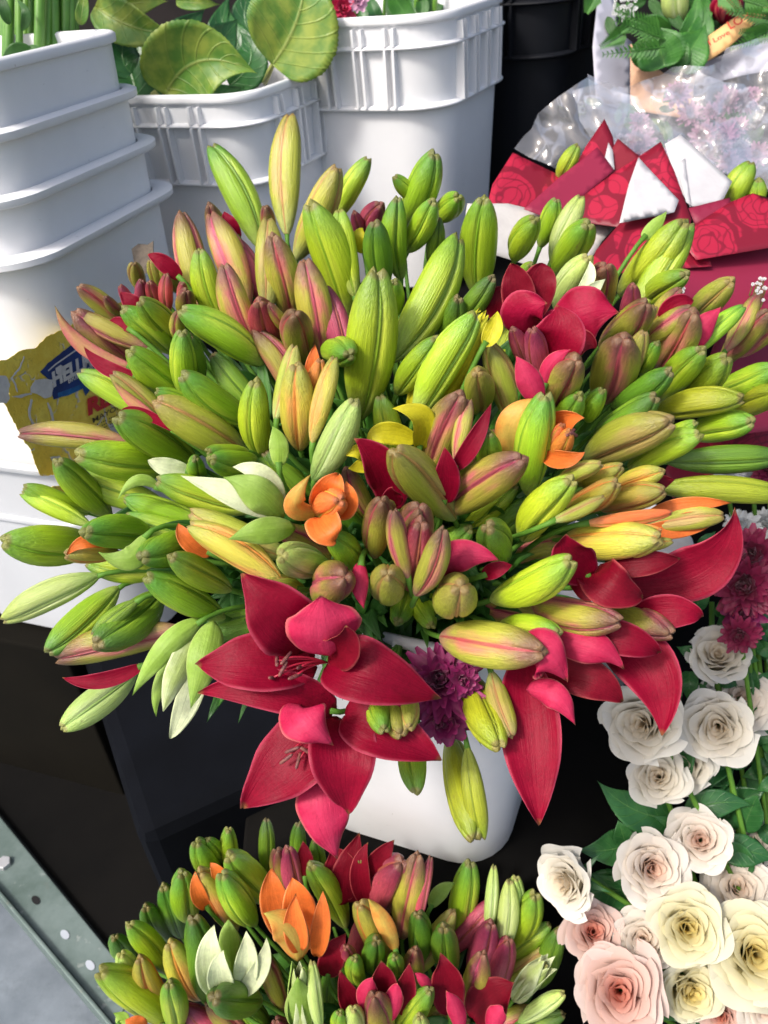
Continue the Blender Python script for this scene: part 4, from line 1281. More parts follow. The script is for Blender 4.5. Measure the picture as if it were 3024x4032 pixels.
def rose_petal(mb, rg, th0, r, hh, flare, span, t, curl, ruf, M_, nA=12, nV=8):
    v = []; uv = []; f = []
    ph = rg.uniform(0, 6); pt = rg.uniform(-.3, .3)
    for j in range(nV + 1):
        vv = j / nV
        for i in range(nA + 1):
            a = -1 + 2 * i / nA; th = th0 + a * span
            top = 1 - .22 * abs(a - pt * .5) ** 2.5
            z = -.35 + (hh + .35) * vv * top
            rad = r * (.50 + .50 * min(1, vv * 1.4) ** .8) * (1 + .10 * a) + flare * vv ** 2.6
            if vv > .8: e = (vv - .8) / .2; rad += curl * e * e * (1 + .5 * sin(3 * a + ph)); z -= curl * .55 * e * e
            rad += ruf * sin(4.5 * a + ph) * vv * vv; z += ruf * .8 * sin(6 * a + ph * 2) * vv * vv
            v.append(M_ @ Vector((rad * cos(th), rad * sin(th), z))); uv.append((t, vv))
    for j in range(nV):
        for i in range(nA):
            p = j * (nA + 1) + i; f.append((p, p + 1, p + nA + 2, p + nA + 1))
    mb.add(v, f, uv)
def rose(c, x, y, w, col, label, depth=.84, tilt=(0, 0), F=Vector((.36, .33, .25)), ell=1.0, group='roses of the cream and blush bunch', opened=1.0, leaves=2, seed=0):
    rg = random.Random(seed * 13 + 3); X_, Y_ = tile(c, x, y); wr = w * 1.24 * tsc(c) * depth / FOC * .5
    p = P(X_, Y_, depth)
    ax = (CAMP - p).normalized() + R3 @ Vector((tilt[0], -tilt[1], 0)); ax.normalize()
    cen = p - ax * wr * .55; t_ = thing('rose', label, 'rose', cen, group)
    rot = ax.to_track_quat('Z', 'Y').to_matrix() @ Matrix.Rotation(rg.uniform(0, 6), 3, 'Z'); S = Matrix.Diagonal((wr, wr, wr)); M3 = rot @ S
    M_ = Matrix.Translation(cen) @ M3.to_4x4()
    mb = MB(); npt = 27
    for i in range(npt):
        t = i / (npt - 1); th = i * 2.3999
        rose_petal(mb, rg, th, .045 + .50 * t ** .95, .80 - .16 * t ** 1.5 + rg.uniform(-.03, .03), (.02 + .20 * t * t) * opened, 1.45 - .55 * t, t * .8, .05 + .10 * t, .012 + .02 * t, M_)
    h = mb.build('rose_head', ROSE[col], t_)
    k0 = rg.uniform(0, 6)
    for k in range(7):
        mb = MB(); rose_petal(mb, rg, k0 + k * 2 * pi / 7 * 2.02 + rg.uniform(-.15, .15), .56 + .06 * (k / 6), .66 - .16 * (k / 6) + rg.uniform(-.06, .06), (.15 + .12 * k / 6) * opened * rg.uniform(.7, 1.15), .80, .9, .14, .03, M_, 14, 9)
        mb.build('petal', ROSE[col], h)
    mb = MB(); b0 = cen - ax * wr * .30; c1 = cen - ax * wr * 1.6; F2 = F + Vector((rg.uniform(-.05, .05), rg.uniform(-.05, .05), 0))
    tube(mb, bez(b0, c1 * .6 + F2 * .4, F2, 8), [.005] + [.0028] * 8, 8); mb.build('stem', M_STEM, t_)
    mb = MB()
    for k in range(5):
        th = k * 2 * pi / 5; r_ = rot @ Vector((cos(th), sin(th), 0)); 
        petal(t_, cen - ax * wr * .32, cen - ax * wr * .25 + r_ * wr * .35, cen - ax * wr * .55 + r_ * wr * .9, wr * .22, M_DLEAF, kind='leaf', name='sepal', nu=8, nv=2, cup=.4)
    for k in range(leaves):
        s0 = c1.lerp(F2, rg.uniform(.0, .35)); d_ = (R3 @ Vector((rg.uniform(-1, 1), rg.uniform(-1, 1), rg.uniform(.0, .5)))).normalized(); ln = rg.uniform(.05, .075)
        petal(t_, s0, s0 + d_ * ln * .5 + Vector((0, 0, .006)), s0 + d_ * ln, ln * .58, M_DLEAF, kind='broad', name='leaf', nu=14, nv=4, cup=.4, fold=.12, serr=14)
    return t_
RS = [('32', 960, 90, 330, 'c', 'cream rose above the broad dark leaf, three quarters round to the camera', .84, (-.05, -.05)),
      ('22', 850, 1380, 430, 'c', 'large white cream rose under the tip of the drooping crimson tepal', .80, (-.25, .1)),
      ('22', 1340, 1400, 390, 'c', 'white rose with pleated ruffled petals near the right margin', .82, (0, .1)),
      ('22', 1500, 1220, 400, 'b', 'shaded beige rose behind the pleated white one', .88, (.3, -.2)),
      ('22', 1340, 930, 330, 'c', 'white rose directly under the purple chrysanthemums', .86, (.1, -.5)),
      ('32', 1225, 500, 340, 'w', 'small cream rose with a peach heart', .84, (0, 0)),
      ('32', 930, 680, 400, 'w', 'cream rose tilted left with a pale pink heart', .83, (.25, .1)),
      ('32', 350, 770, 360, 'c', 'cream rose turned sideways, furthest left of the roses', .82, (-.9, .3)),
      ('32', 545, 1080, 340, 'p', 'salmon pink rose beside the lower lily buds', .84, (.1, -.1)),
      ('32', 865, 1130, 310, 'b', 'narrow beige rose between the salmon and the ivory ones', .83, (.15, -.1)),
      ('32', 1150, 1060, 410, 'y', 'tall ivory yellow rose in the middle of the rose bunch', .80, (.1, .05)),
      ('32', 1470, 800, 400, 'b', 'dusky beige rose behind the ivory yellow ones', .86, (.1, -.1)),
      ('32', 1590, 1230, 520, 'y', 'largest ivory rose with yellow heart, cut by the right margin', .79, (.2, .05)),
      ('32', 710, 1470, 490, 'p', 'big blush pink rose with coral heart at the bottom', .80, (-.05, .05)),
      ('32', 1180, 1480, 350, 'y', 'half open ivory rose at the bottom between pink and yellow ones', .82, (.35, .35)),
      ('32', 1360, 1620, 260, 'p', 'small coral hearted rose peeping out at the bottom edge', .84, (0, .2)),
      ('32', 1660, 1570, 320, 'w', 'white rose with peach folds at the bottom right corner', .80, (.3, .4))]
RS += [('32', 700, 1180, 300, 'c', 'cream rose half hidden above the big blush pink one', .88, (0, 0)), ('32', 1010, 900, 300, 'c', 'cream rose wedged behind the ivory yellow and narrow beige ones', .88, (0, 0)),
      ('32', 1000, 1330, 300, 'b', 'beige rose sunk behind the half open ivory one at the bottom', .87, (0, .1)), ('32', 1330, 1130, 300, 'y', 'ivory rose squeezed between the two biggest yellow hearted ones', .87, (0, 0)),
      ('32', 1640, 960, 330, 'c', 'cream rose at the right margin above the largest ivory one', .88, (.2, 0)), ('22', 1130, 1640, 300, 'c', 'white rose partly tucked under the small cream rose', .86, (-.2, .2)), ('32', 1560, 520, 300, 'c', 'shaded cream rose right of the one with the peach heart', .90, (.2, -.1))]
for i, r_ in enumerate(RS): rose(*r_[:6], depth=r_[6], tilt=r_[7], leaves=3, seed=i + 1)
def leaf_px(par, c, bx, by, mx, my, tx, ty, w, d, mat, dz=(0, 0, 0), **k):
    p = [P(*tile(c, x, y), d - z * .01) for x, y, z in ((bx, by, dz[0]), (mx, my, dz[1]), (tx, ty, dz[2]))]
    return petal(par, p[0], p[1], p[2], w * tsc(c) * d / FOC, mat, name='leaf', **k)
fo = thing('rose_foliage', 'dark green leafy rose stem with one broad toothed leaf between the roses', 'leafy stem', P(*tile('32', 1000, 400), .9))
mb = MB(); tube(mb, [P(*tile('32', 1100, 420), .90), P(*tile('32', 1120, 700), .92), Vector((.36, .33, .25))], .003); mb.build('stem', M_STEM, fo)
for a in ((1060, 360, 800, 300, 570, 120, 260), (1150, 330, 1350, 260, 1570, 280, 180), (1080, 420, 1010, 380, 920, 345, 70), (860, 760, 700, 770, 540, 700, 90), (840, 790, 760, 770, 680, 760, 110), (800, 500, 650, 560, 430, 560, 220), (760, 560, 730, 450, 700, 370, 130), (1450, 700, 1480, 600, 1400, 480, 170), (600, 900, 420, 700, 400, 560, 160)):
    leaf_px(fo, '32', *a, .875, M_DLEAF, (0, 1, 1), kind='broad', cup=.35, serr=18, fold=.1)
fo = thing('rose_foliage', 'mass of shaded green leaves on a stem right of the red tepals', 'leafy stem', P(*tile('22', 1350, 700), .95))
mb = MB(); tube(mb, [P(*tile('22', 1300, 600), .95), P(*tile('22', 1300, 1300), .95), Vector((.40, .36, .25))], .003); mb.build('stem', M_STEM, fo)
rg = random.Random(5)
for k in range(96):
    x, y = (rg.uniform(1150, 1750), rg.uniform(250, 1700)) if k < 46 else (rg.uniform(1250, 1800), rg.uniform(800, 2300)); an = rg.uniform(0, 6.28); ln = rg.uniform(120, 240)
    leaf_px(fo, '22', x, y, x + cos(an) * ln * .5, y + sin(an) * ln * .5, x + cos(an) * ln, y + sin(an) * ln, ln * .55, rg.uniform(.885, .93), M_DLEAF, (0, 1, 0), kind='broad', cup=.4, serr=12, fold=.12)
for a in ((1050, 1330, 1080, 1200, 1130, 1080, 60),):
    leaf_px(fo, '22', *a, .9, M_DLEAF, kind='leaf')

# ---------------- chrysanthemums and carnations ----------------
def mummat(name, a, b_):
    m, nt, n, l, b = newmat(name); q = N(nt); t, v = q.uv(); st = q.noise(q.coord(), 60, 3, .6)
    col = q.mix(q.ss(st, .3, .7), a, b_); col = q.mix(q.math('MULTIPLY', q.ss(v, .8, 1.0), .25), col, tuple(min(1, x * 1.5 + .03) for x in b_)); l.new(col, b.inputs['Base Color'])
    inp(b, 'Roughness', .55); inp(b, 'Sheen Weight', .1); translucent(m, q, .15, col); return m
MUM = {'m': mummat('mum_magenta', (.17, .004, .065), (.28, .010, .11)), 'd': mummat('mum_wine', (.17, .003, .035), (.27, .010, .065)), 'w': mummat('carnation_white', (.78, .79, .78), (.70, .72, .72)), 'P': mummat('mum_pink', (.66, .30, .48), (.74, .46, .60)), 'C': mummat('blossom_crimson', (.50, .012, .06), (.60, .03, .12))}
def mum(mb, cen, ax, R, rg, n_rings=7, wid=.26, dens=1.0, ruf=.05):
    rot = ax.to_track_quat('Z', 'Y').to_matrix()
    for k in range(n_rings):
        t = (k + .6) / n_rings; n_ = int((6 + 15 * t) * dens); el = radians(78 - 78 * t)
        for j in range(n_):
            th = 2 * pi * (j + .5 * (k % 2)) / n_ + rg.uniform(-.12, .12); ln = R * (.35 + .65 * t) * rg.uniform(.85, 1.1); e = el + rg.uniform(-.15, .15)
            w = R * wid * rg.uniform(.8, 1.2); v = []; uv = []; f = []
            d = Vector((cos(th) * cos(e), sin(th) * cos(e), sin(e))); s = Vector((-sin(th), cos(th), 0)); up_ = s.cross(d) * -1
            for i in range(5):
                u = i / 4; ww = w * (.35 + .65 * sin(pi * min(1, u * .85 + .05))) * (1 if i < 4 else .55)
                c_ = d * ln * u + up_ * (.25 * ln * u * u * (1 if t < .6 else -.3)) + Vector((0, 0, R * .05))
                for x in (-1, 0, 1):
                    v.append(cen + rot @ (c_ + s * x * ww * .5 + up_ * (abs(x) * w * .22 + rg.uniform(-ruf, ruf) * R * u))); uv.append((t, u))
            for i in range(4):
                for x in range(2):
                    p = i * 3 + x; f.append((p, p + 1, p + 4, p + 3))
            mb.add(v, f, uv)
def mum_thing(label, cat, c, x, y, w, depth, col, tilt=(0, 0), name='chrysanthemum', foc=None, group=None, **k):
    rg = random.Random(int(x + y)); X_, Y_ = tile(c, x, y); p = P(X_, Y_, depth); R = w * 1.1 * tsc(c) * depth / FOC * .5
    ax = ((CAMP - p).normalized() + R3 @ Vector((tilt[0], -tilt[1], 0))).normalized(); cen = p - ax * R * .4
    t_ = thing(name, label, cat, cen, group); mb = MB(); mum(mb, cen, ax, R, rg, **k); mb.build('flower_head', MUM[col], t_)
    F_ = foc or Vector((.40, .40, .25)); mb = MB(); tube(mb, bez(cen - ax * R * .02, (cen - ax * R * 1.2) * .5 + F_ * .5, F_, 7), .0025); mb.build('stem', M_STEM, t_); return t_
PF = Vector((PX, PY, .66))
mum_thing('purple chrysanthemum with a dark bristly heart between the crimson and olive lilies', 'chrysanthemum', '21', 1215, 1110, 560, .635, 'm', (-.1, -.3), foc=PF)
mum_thing('lower magenta chrysanthemum with loose petals hanging over the white pail', 'chrysanthemum', '21', 1250, 1400, 430, .64, 'm', (.1, .5), foc=PF, n_rings=5, wid=.42, dens=.7)
mum_thing('small magenta chrysanthemum close to the double olive bud', 'chrysanthemum', '21', 1370, 1130, 250, .625, 'm', (.3, .2), foc=PF, n_rings=4, wid=.45, dens=.7)
gm = 'wine red chrysanthemums at the right margin'
mum_thing('highest wine red chrysanthemum at the right margin', 'chrysanthemum', '22', 1540, 300, 400, .86, 'd', (0, -.2), group=gm, wid=.30)
mum_thing('widest wine red chrysanthemum, in the middle of its cluster', 'chrysanthemum', '22', 1500, 500, 420, .85, 'd', (-.1, .1), group=gm, wid=.30)
mum_thing('wine red chrysanthemum with bright outer petals low in the cluster', 'chrysanthemum', '22', 1500, 680, 290, .86, 'm', (0, .2), group=gm, n_rings=5, wid=.4, dens=.8)
mum_thing('lowest wine red chrysanthemum touching the white rose', 'chrysanthemum', '22', 1480, 820, 260, .84, 'd', (0, .3), group=gm, n_rings=5, wid=.34)
mum_thing('wine red chrysanthemum cut by the right margin above the others', 'chrysanthemum', '12', 1660, 1370, 230, .9, 'd', (0, 0), group=gm, wid=.30)
gc = 'white carnations at the right margin'
for (c, x, y, w, lb) in (('22', 1490, 110, 230, 'white carnation touching the end of the long red tepal'), ('22', 1640, 90, 210, 'white carnation cut off by the right margin'), ('12', 1400, 1440, 230, 'white carnation below the long flat green bud'), ('12', 1560, 1450, 230, 'white carnation above the wine red chrysanthemums')):
    mum_thing(lb, 'carnation', c, x, y, w, .93, 'w', (0, -.3), 'carnation', group=gc, n_rings=8, wid=.34, dens=.9, ruf=.10)
# ---------------- stems and leaves in the back pails ----------------
rg = random.Random(11)
t_ = thing('green_stem_bunch', 'bunch of thick upright green stems in the topmost nested pail', 'cut stems', (-.424, 1.03, 1.0))
M_ST2 = plain('fresh_stem', (.07, .20, .025), .42, (.15, .32, .04), 12, .3)
for k in range(26):
    x = 20 + k * 19 + rg.uniform(-12, 12); w = rg.uniform(.0035, .0065); d = rg.uniform(.96, 1.08); lean = rg.uniform(-40, 30)
    mb = MB(); a = P(*tile('00', x + lean * .6, 560), d + .03); b_ = P(*tile('00', x, 100), d); c_ = P(*tile('00', x - lean - 20, -700), d - .02)
    tube(mb, bez(a, b_, c_, 8), w, 8); mb.build('stem', M_ST2, t_)
for a in ((240, 420, 120, 360, 20, 400, 150), (300, 430, 250, 350, 180, 300, 90), (140, 200, 170, 90, 110, 0, 60), (520, 160, 540, 60, 560, -80, 80), (60, 160, 30, 60, 20, -40, 70)):
    leaf_px(t_, '00', *a, .95, M_HLEAF if a[0] == 520 else M_LEAF, (0, 1, 1), kind='leaf', cup=.5)
t_ = thing('broad_leaf_stem', 'stem with large pale-veined toothed leaves in the shorter ribbed pail', 'leafy stem', P(*tile('00', 1080, 700), 1.2))
mb = MB(); tube(mb, [P(*tile('00', 1120, 760), 1.2), P(*tile('00', 1085, 640), 1.17), P(*tile('00', 1075, 560), 1.15)], [.006, .005, .004]); mb.build('stem', plain('olive_stem', (.30, .32, .08), .5), t_); mb = MB()
tube(mb, [P(*tile('00', 1120, 760), 1.2), P(*tile('00', 1040, 660), 1.17), P(*tile('00', 1000, 600), 1.16)], [.006, .006, .005]); mb.build('stem', plain('olive_stem', (.30, .32, .08), .5), t_)
leaf_px(t_, '00', 1080, 620, 1310, 400, 1680, 480, 520, 1.10, M_HLEAF, (0, 3, 2), kind='broad', cup=.55, serr=30, fold=.14)
leaf_px(t_, '00', 620, 40, 880, 180, 1140, 205, 260, 1.16, M_HLEAF, (0, 1, 0), kind='broad', cup=.5, serr=16, fold=.2)
leaf_px(t_, '00', 950, 760, 860, 480, 760, 100, 420, 1.24, M_DLEAF, (0, 1, 0), kind='broad', cup=.3, serr=20)
leaf_px(t_, '00', 720, 60, 900, 20, 1100, 10, 160, 1.16, M_HLEAF, (0, 1, 0), kind='broad', cup=.5, serr=14)
leaf_px(t_, '00', 1150, 10, 1300, 20, 1440, 30, 90, 1.16, M_HLEAF, (0, 1, 0), kind='broad', cup=.5, serr=14)
leaf_px(t_, '00', 1100, 640, 1180, 660, 1280, 640, 120, 1.14, M_DLEAF, (0, 1, 0), kind='broad', cup=.5)
for a in ((1200, 560, 1420, 300, 1560, 120, 260), (980, 520, 1180, 250, 1340, 60, 240), (1500, 560, 1640, 380, 1560, 200, 240), (860, 480, 800, 320, 900, 120, 220), (1250, 640, 1420, 620, 1600, 560, 150)): leaf_px(t_, '00', *a, 1.20, M_DLEAF, (0, 1, 0), kind='broad', cup=.45, serr=16)
t_ = thing('broad_leaf_stem', 'stem whose heart-shaped green leaf hangs between the two ribbed white pails', 'leafy stem', P(*tile('01', 100, 480), 1.15))
mb = MB(); tube(mb, [P(*tile('01', 70, 540), 1.2), P(*tile('01', 100, 470), 1.14), P(*tile('01', 125, 415), 1.12)], [.004, .004, .003]); mb.build('stem', plain('pale_stem', (.36, .40, .12), .5), t_)
leaf_px(t_, '01', 120, 425, 290, 100, 330, -260, 600, 1.09, M_HLEAF, (0, 2, 3), kind='broad', cup=.35, serr=30, fold=.12)
for i, a in enumerate(((40, 500, -100, 300, -160, 60, 260), (260, 460, 420, 300, 520, 200, 240), (-60, 480, -200, 250, -150, -50, 260), (30, 300, -60, 100, 10, -100, 200))):
    leaf_px(t_, '01', *a, 1.24 + .02 * i, M_DLEAF, (0, 1, 0), kind='broad', cup=.4, serr=18)
t_ = thing('slim_leaf_stem', 'bunch of stems with slim pointed leaves in the ribbed white pail furthest right', 'leafy stem', P(*tile('01', 900, 200), 1.3))
for x0, x1, r_ in ((760, 800, .004), (850, 880, .003), (960, 930, .004), (1060, 1080, .004), (700, 640, .003), (1180, 1200, .004)):
    mb = MB(); tube(mb, bez(P(*tile('01', x0 + 30, 330), 1.33), P(*tile('01', x0, 120), 1.28), P(*tile('01', x1, -200), 1.24), 6), r_); mb.build('stem', M_ST2, t_)
leaf_px(t_, '01', 900, -40, 1000, 110, 1130, 300, 140, 1.17, M_LEAF, (0, 3, 3), kind='leaf', cup=.6, fold=.2)
for i, a in enumerate(((820, 150, 780, 60, 730, -60, 90), (930, 190, 900, 60, 860, -60, 80), (650, 240, 700, 120, 650, -20, 110), (1050, 150, 1100, 40, 1060, -80, 90), (980, 200, 1020, 60, 990, -60, 80), (1180, 120, 1180, 30, 1230, -60, 120), (700, 240, 800, 200, 900, 100, 120), (740, 200, 660, 100, 640, 30, 110), (880, 200, 950, 130, 1040, 100, 90))):
    leaf_px(t_, '01', *a, 1.24 + .01 * i, M_LEAF if i % 2 else M_DLEAF, (0, 1, 0), kind='leaf', cup=.5, fold=.2)
mum_thing('small crimson blossom drooping between the ribbed white pails', 'blossom', '01', 570, 190, 170, 1.19, 'C', (0, .6), 'blossom', PF + Vector((0, .75, .4)), None, n_rings=3, wid=.55, dens=.5)
mum_thing('crimson blossom above the drooping one at the top edge', 'blossom', '01', 590, 50, 200, 1.2, 'C', (.2, -.2), 'blossom', PF + Vector((0, .75, .4)), None, n_rings=3, wid=.5, dens=.6)
mum_thing('pink blossom at the top edge between the white pails', 'blossom', '01', 680, -5, 160, 1.2, 'P', (.2, -.2), 'blossom', PF + Vector((0, .75, .4)), None, n_rings=3, wid=.5, dens=.6)

# ---------------- sheets of paper and film ----------------
def sheet(par, c, pts, d, mat, name='paper_sheet', gx=0, gy=0, amp=.006, sc=6, cuts=5, crumple=0, seed=1, label=None, smooth=True, uvs=1.0):
    bm = bmesh.new(); vs = [bm.verts.new((x, y, 0)) for x, y in pts]; bm.faces.new(vs)
    bmesh.ops.triangulate(bm, faces=bm.faces[:])
    for _ in range(cuts):
        ed = [e for e in bm.edges if e.calc_length() > 70]
        if not ed: break
        bmesh.ops.subdivide_edges(bm, edges=ed, cuts=1); bmesh.ops.triangulate(bm, faces=[f for f in bm.faces if len(f.verts) > 3])
    from mathutils import noise
    cx = sum(p[0] for p in pts) / len(pts); cy = sum(p[1] for p in pts) / len(pts)
    rg = random.Random(seed); rid = [(rg.uniform(0, pi), rg.uniform(-900, 900), rg.uniform(40, 120), rg.uniform(-1, 1)) for _ in range(int(26 * (1 if crumple else 0)))]
    V = []; UV = []
    for v in bm.verts:
        x, y = v.co.x, v.co.y
        dep = d + gx * (x - cx) / 1000 + gy * (y - cy) / 1000 + amp * noise.noise(Vector((x * sc / 1659 * .5, y * sc / 1659 * .5, seed * 3.1)))
        for th, o_, wd, s_ in rid:
            dd_ = abs((x - cx) * cos(th) + (y - cy) * sin(th) - o_); dep += crumple * s_ * max(0, 1 - dd_ / wd)
        if crumple: dep += crumple * .5 * noise.noise(Vector((x / 150, y / 60, seed)))
        V.append(P(*tile(c, x, y), dep)); UV.append((x / 1659 * uvs, y / 1659 * uvs))
    F_ = [tuple(v.index for v in f.verts) for f in bm.faces]; bm.verts.index_update(); F_ = [tuple(v.index for v in f.verts) for f in bm.faces]; bm.free()
    o = mesh_obj(name, V, F_, mat, par, UV, smooth, label)
    if not crumple:
        s = o.modifiers.new('thickness', 'SOLIDIFY'); s.thickness = .0005
    return o
mp, nt, n, l, b = newmat('red_rose_print_paper'); q = N(nt); uvv = q.coord('UV')
def ring(scale, off):
    vo = n.new('ShaderNodeTexVoronoi'); vo.inputs['Scale'].default_value = scale; vo.inputs['Randomness'].default_value = .75; nz = n.new('ShaderNodeTexNoise'); nz.inputs['Scale'].default_value = 9
    l.new(q.mapping(uvv, (1, 1, 1), off), nz.inputs[0]); s_ = n.new('ShaderNodeVectorMath'); s_.operation = 'SCALE'; s_.inputs[3].default_value = .05; l.new(nz.outputs[1], s_.inputs[0])
    a_ = n.new('ShaderNodeVectorMath'); l.new(q.mapping(uvv, (1, 1, 1), off), a_.inputs[0]); l.new(s_.outputs[0], a_.inputs[1]); l.new(a_.outputs[0], vo.inputs['Vector']); return vo.outputs['Distance']
r1 = ring(4.6, (0, 0, 0)); r2 = ring(10, (3, 1, 0)); blob = q.ss(r1, .48, .46); petb = q.ss(r2, .50, .47)
nzz = q.noise(uvv, 7, 2, .5); swirl = q.ss(q.math('SINE', q.math('ADD', q.math('MULTIPLY', r1, 46), q.math('MULTIPLY', nzz, 16))), .72, .92)
cut = q.ss(q.math('SINE', q.math('MULTIPLY', q.noise(q.mapping(uvv, (1, 1, 1), (7, 2, 0)), 10, 1, .4), 44)), .80, .95)
bright = q.math('MAXIMUM', q.math('MULTIPLY', blob, q.math('SUBTRACT', 1, q.math('MULTIPLY', swirl, .85))), q.math('MULTIPLY', q.math('MULTIPLY', petb, q.ss(r1, .55, .58)), 1))
bright = q.math('MULTIPLY', bright, q.math('SUBTRACT', 1, q.math('MULTIPLY', cut, .7)))
col = q.mix(bright, (.18, .004, .018), (.37, .010, .038)); l.new(col, b.inputs['Base Color']); inp(b, 'Roughness', .5)
M_RP = mp; M_RD = plain('plain_red_paper', (.24, .010, .042), .6, (.21, .009, .038), 8, .1); M_RDK = plain('dark_red_paper', (.20, .008, .02), .6)
M_TIS = plain('white_tissue_paper', (.70, .69, .70), .8, (.62, .61, .63), 30, .5, bd=.003); M_TIS2 = plain('grey_tissue_paper', (.52, .50, .48), .8, (.46, .44, .42), 40, .5, bd=.003)
translucent(M_TIS, None, .3, M_TIS.node_tree.nodes['Mix'].outputs[2])
bq = thing('wrapped_bouquet', 'bouquet wrapped in red rose-print paper and white tissue at the upper right', 'bouquet', P(*tile('02', 900, 1300), 1.0))
sheet(bq, '02', [(-100, 1180), (30, 975), (350, 1130), (480, 1210), (200, 1400), (-160, 1420)], .97, M_RP, gx=.05, gy=-.12, seed=1)
sheet(bq, '02', [(-260, 1300), (0, 1300), (330, 1380), (690, 1440), (600, 1540), (500, 1700), (150, 1700), (-300, 1560)], .93, M_TIS2, 'tissue_sheet', gx=.03, gy=-.1, amp=.012, seed=2)
sheet(bq, '02', [(570, 940), (680, 1090), (470, 1260), (330, 1420), (100, 1335), (330, 1130)], .955, M_RD, gx=.03, gy=-.1, seed=3)
sheet(bq, '02', [(615, 760), (668, 870), (690, 1010), (690, 1100), (640, 1080), (570, 940), (440, 1040), (500, 930)], 1.00, M_RP, gy=-.1, seed=4)
sheet(bq, '02', [(700, 885), (840, 1000), (880, 1200), (640, 1200), (660, 960)], .99, M_RDK, gy=-.1, seed=5)
sheet(bq, '02', [(640, 910), (668, 960), (680, 1085), (610, 1040)], .985, M_TIS, 'tissue_sheet', gy=-.1, seed=6)
sheet(bq, '02', [(330, 1400), (470, 1260), (680, 1100), (830, 1005), (975, 905), (1060, 1090), (1170, 1400), (1130, 1600), (700, 1450)], .945, M_RP, gx=-.03, gy=-.12, seed=7)
sheet(bq, '02', [(1000, 920), (1100, 860), (1430, 1160), (1360, 1300), (1160, 1320), (1080, 1180)], .96, M_TIS, 'tissue_sheet', gx=.02, gy=-.1, seed=8)
sheet(bq, '02', [(1080, 1040), (1130, 1012), (1145, 1150), (1170, 1315), (1135, 1290)], .95, M_TIS, 'tissue_sheet', gy=-.1, seed=9)
sheet(bq, '02', [(832, 1005), (900, 1080), (1090, 1280), (1060, 1355), (885, 1240), (710, 1425), (770, 1180)], .925, M_TIS, 'tissue_sheet', gx=.02, gy=-.12, seed=10)
sheet(bq, '02', [(885, 1238), (1060, 1355), (1240, 1500), (1300, 1700), (500, 1760), (560, 1600), (720, 1420)], .905, M_RP, gx=.02, gy=-.12, seed=11)
sheet(bq, '02', [(1150, 1330), (1415, 1262), (1430, 1330), (1300, 1420), (1190, 1430)], .93, M_RD, gy=-.1, seed=12)
sheet(bq, '02', [(1180, 1440), (1420, 1290), (1560, 1235), (1620, 1340), (1800, 1300), (1800, 1560), (1200, 1660), (1120, 1560)], .915, M_RP, gx=.02, gy=-.12, seed=13)
sheet(bq, '12', [(980, 130), (1250, -10), (1659, -140), (1900, -200), (1900, 420), (1400, 420), (1050, 330)], .90, M_RD, gx=.05, gy=-.12, seed=14)
sheet(bq, '12', [(900, 60), (1100, -20), (1250, 0), (980, 150), (860, 220)], .905, M_RP, gx=.05, gy=-.12, seed=15)
sheet(bq, '12', [(1340, 500), (1900, 300), (1900, 1100), (1500, 1150), (1250, 1200), (1200, 900)], .96, M_RD, gx=.05, gy=-.12, seed=16)
sheet(bq, '12', [(1000, 1380), (1150, 1150), (1900, 900), (1900, 1500), (1300, 1420), (1200, 1500), (1050, 1560)], .97, M_RP, gx=.05, gy=-.12, seed=17)
M_STEMB = M_STEM
for c, tx, ty, bx, by, w in (('02', 1550, 1050, 1400, 1340, 165), ('02', 440, 930, 320, 1150, 110), ('02', 1600, 1150, 1560, 1300, 110)):
    X_, Y_ = tile(c, tx, ty); T_ = P(X_, Y_, .97); B_ = P(*tile(c, bx, by), 1.0); bud(bq, T_, B_, w * tsc(c) * .97 / FOC, 'l')
g_ = thing('gypsophila', 'tiny white filler blossoms beside the plain red wrapping', 'filler flower', P(*tile('12', 1600, 200), .88))
rg = random.Random(4); mb = MB(); ms = MB()
for k in range(16):
    p = P(*tile('12', rg.choice((1590, 1640, 1130, 1620)) + rg.uniform(-30, 30), rg.uniform(150, 260) if k % 3 else rg.uniform(200, 330)), .87)
    mum(mb, p, (CAMP - p).normalized(), .0022, rg, 3, .5, .5); tube(ms, [p, p + Vector((.01, .03, -.05))], .0005, 5)
bc_ = mb.build('blossom_cluster', MUM['w'], g_); bc_['kind'] = 'stuff'; ms.build('stem', M_STEM, g_)

# ---- clear film wrapped bouquet behind
mf, nt, n, l, b = newmat('clear_cellophane')
nt.nodes.remove(b); q = N(nt); out = n['Material Output']
gl = n.new('ShaderNodeBsdfGlossy'); gl.inputs['Roughness'].default_value = .13; gl.inputs[0].default_value = (1, 1, 1, 1)
tr = n.new('ShaderNodeBsdfTransparent'); tr.inputs[0].default_value = (.96, .96, .97, 1); df = n.new('ShaderNodeBsdfDiffuse'); df.inputs[0].default_value = (.8, .8, .85, 1)
lw = n.new('ShaderNodeLayerWeight'); lw.inputs[0].default_value = .35
fz = q.math('MINIMUM', q.math('ADD', .045, q.math('MULTIPLY', lw.outputs[0], .25)), .30)
m1 = n.new('ShaderNodeMixShader'); l.new(fz, m1.inputs[0]); l.new(tr.outputs[0], m1.inputs[1]); l.new(gl.outputs[0], m1.inputs[2])
m2 = n.new('ShaderNodeMixShader'); m2.inputs[0].default_value = .13; l.new(m1.outputs[0], m2.inputs[1]); l.new(df.outputs[0], m2.inputs[2]); l.new(m2.outputs[0], out.inputs[0])
bp = n.new('ShaderNodeBump'); bp.inputs['Strength'].default_value = .35; bp.inputs['Distance'].default_value = .008; l.new(q.noise(q.coord(), 11, 2, .4), bp.inputs['Height']); l.new(bp.outputs[0], gl.inputs['Normal'])
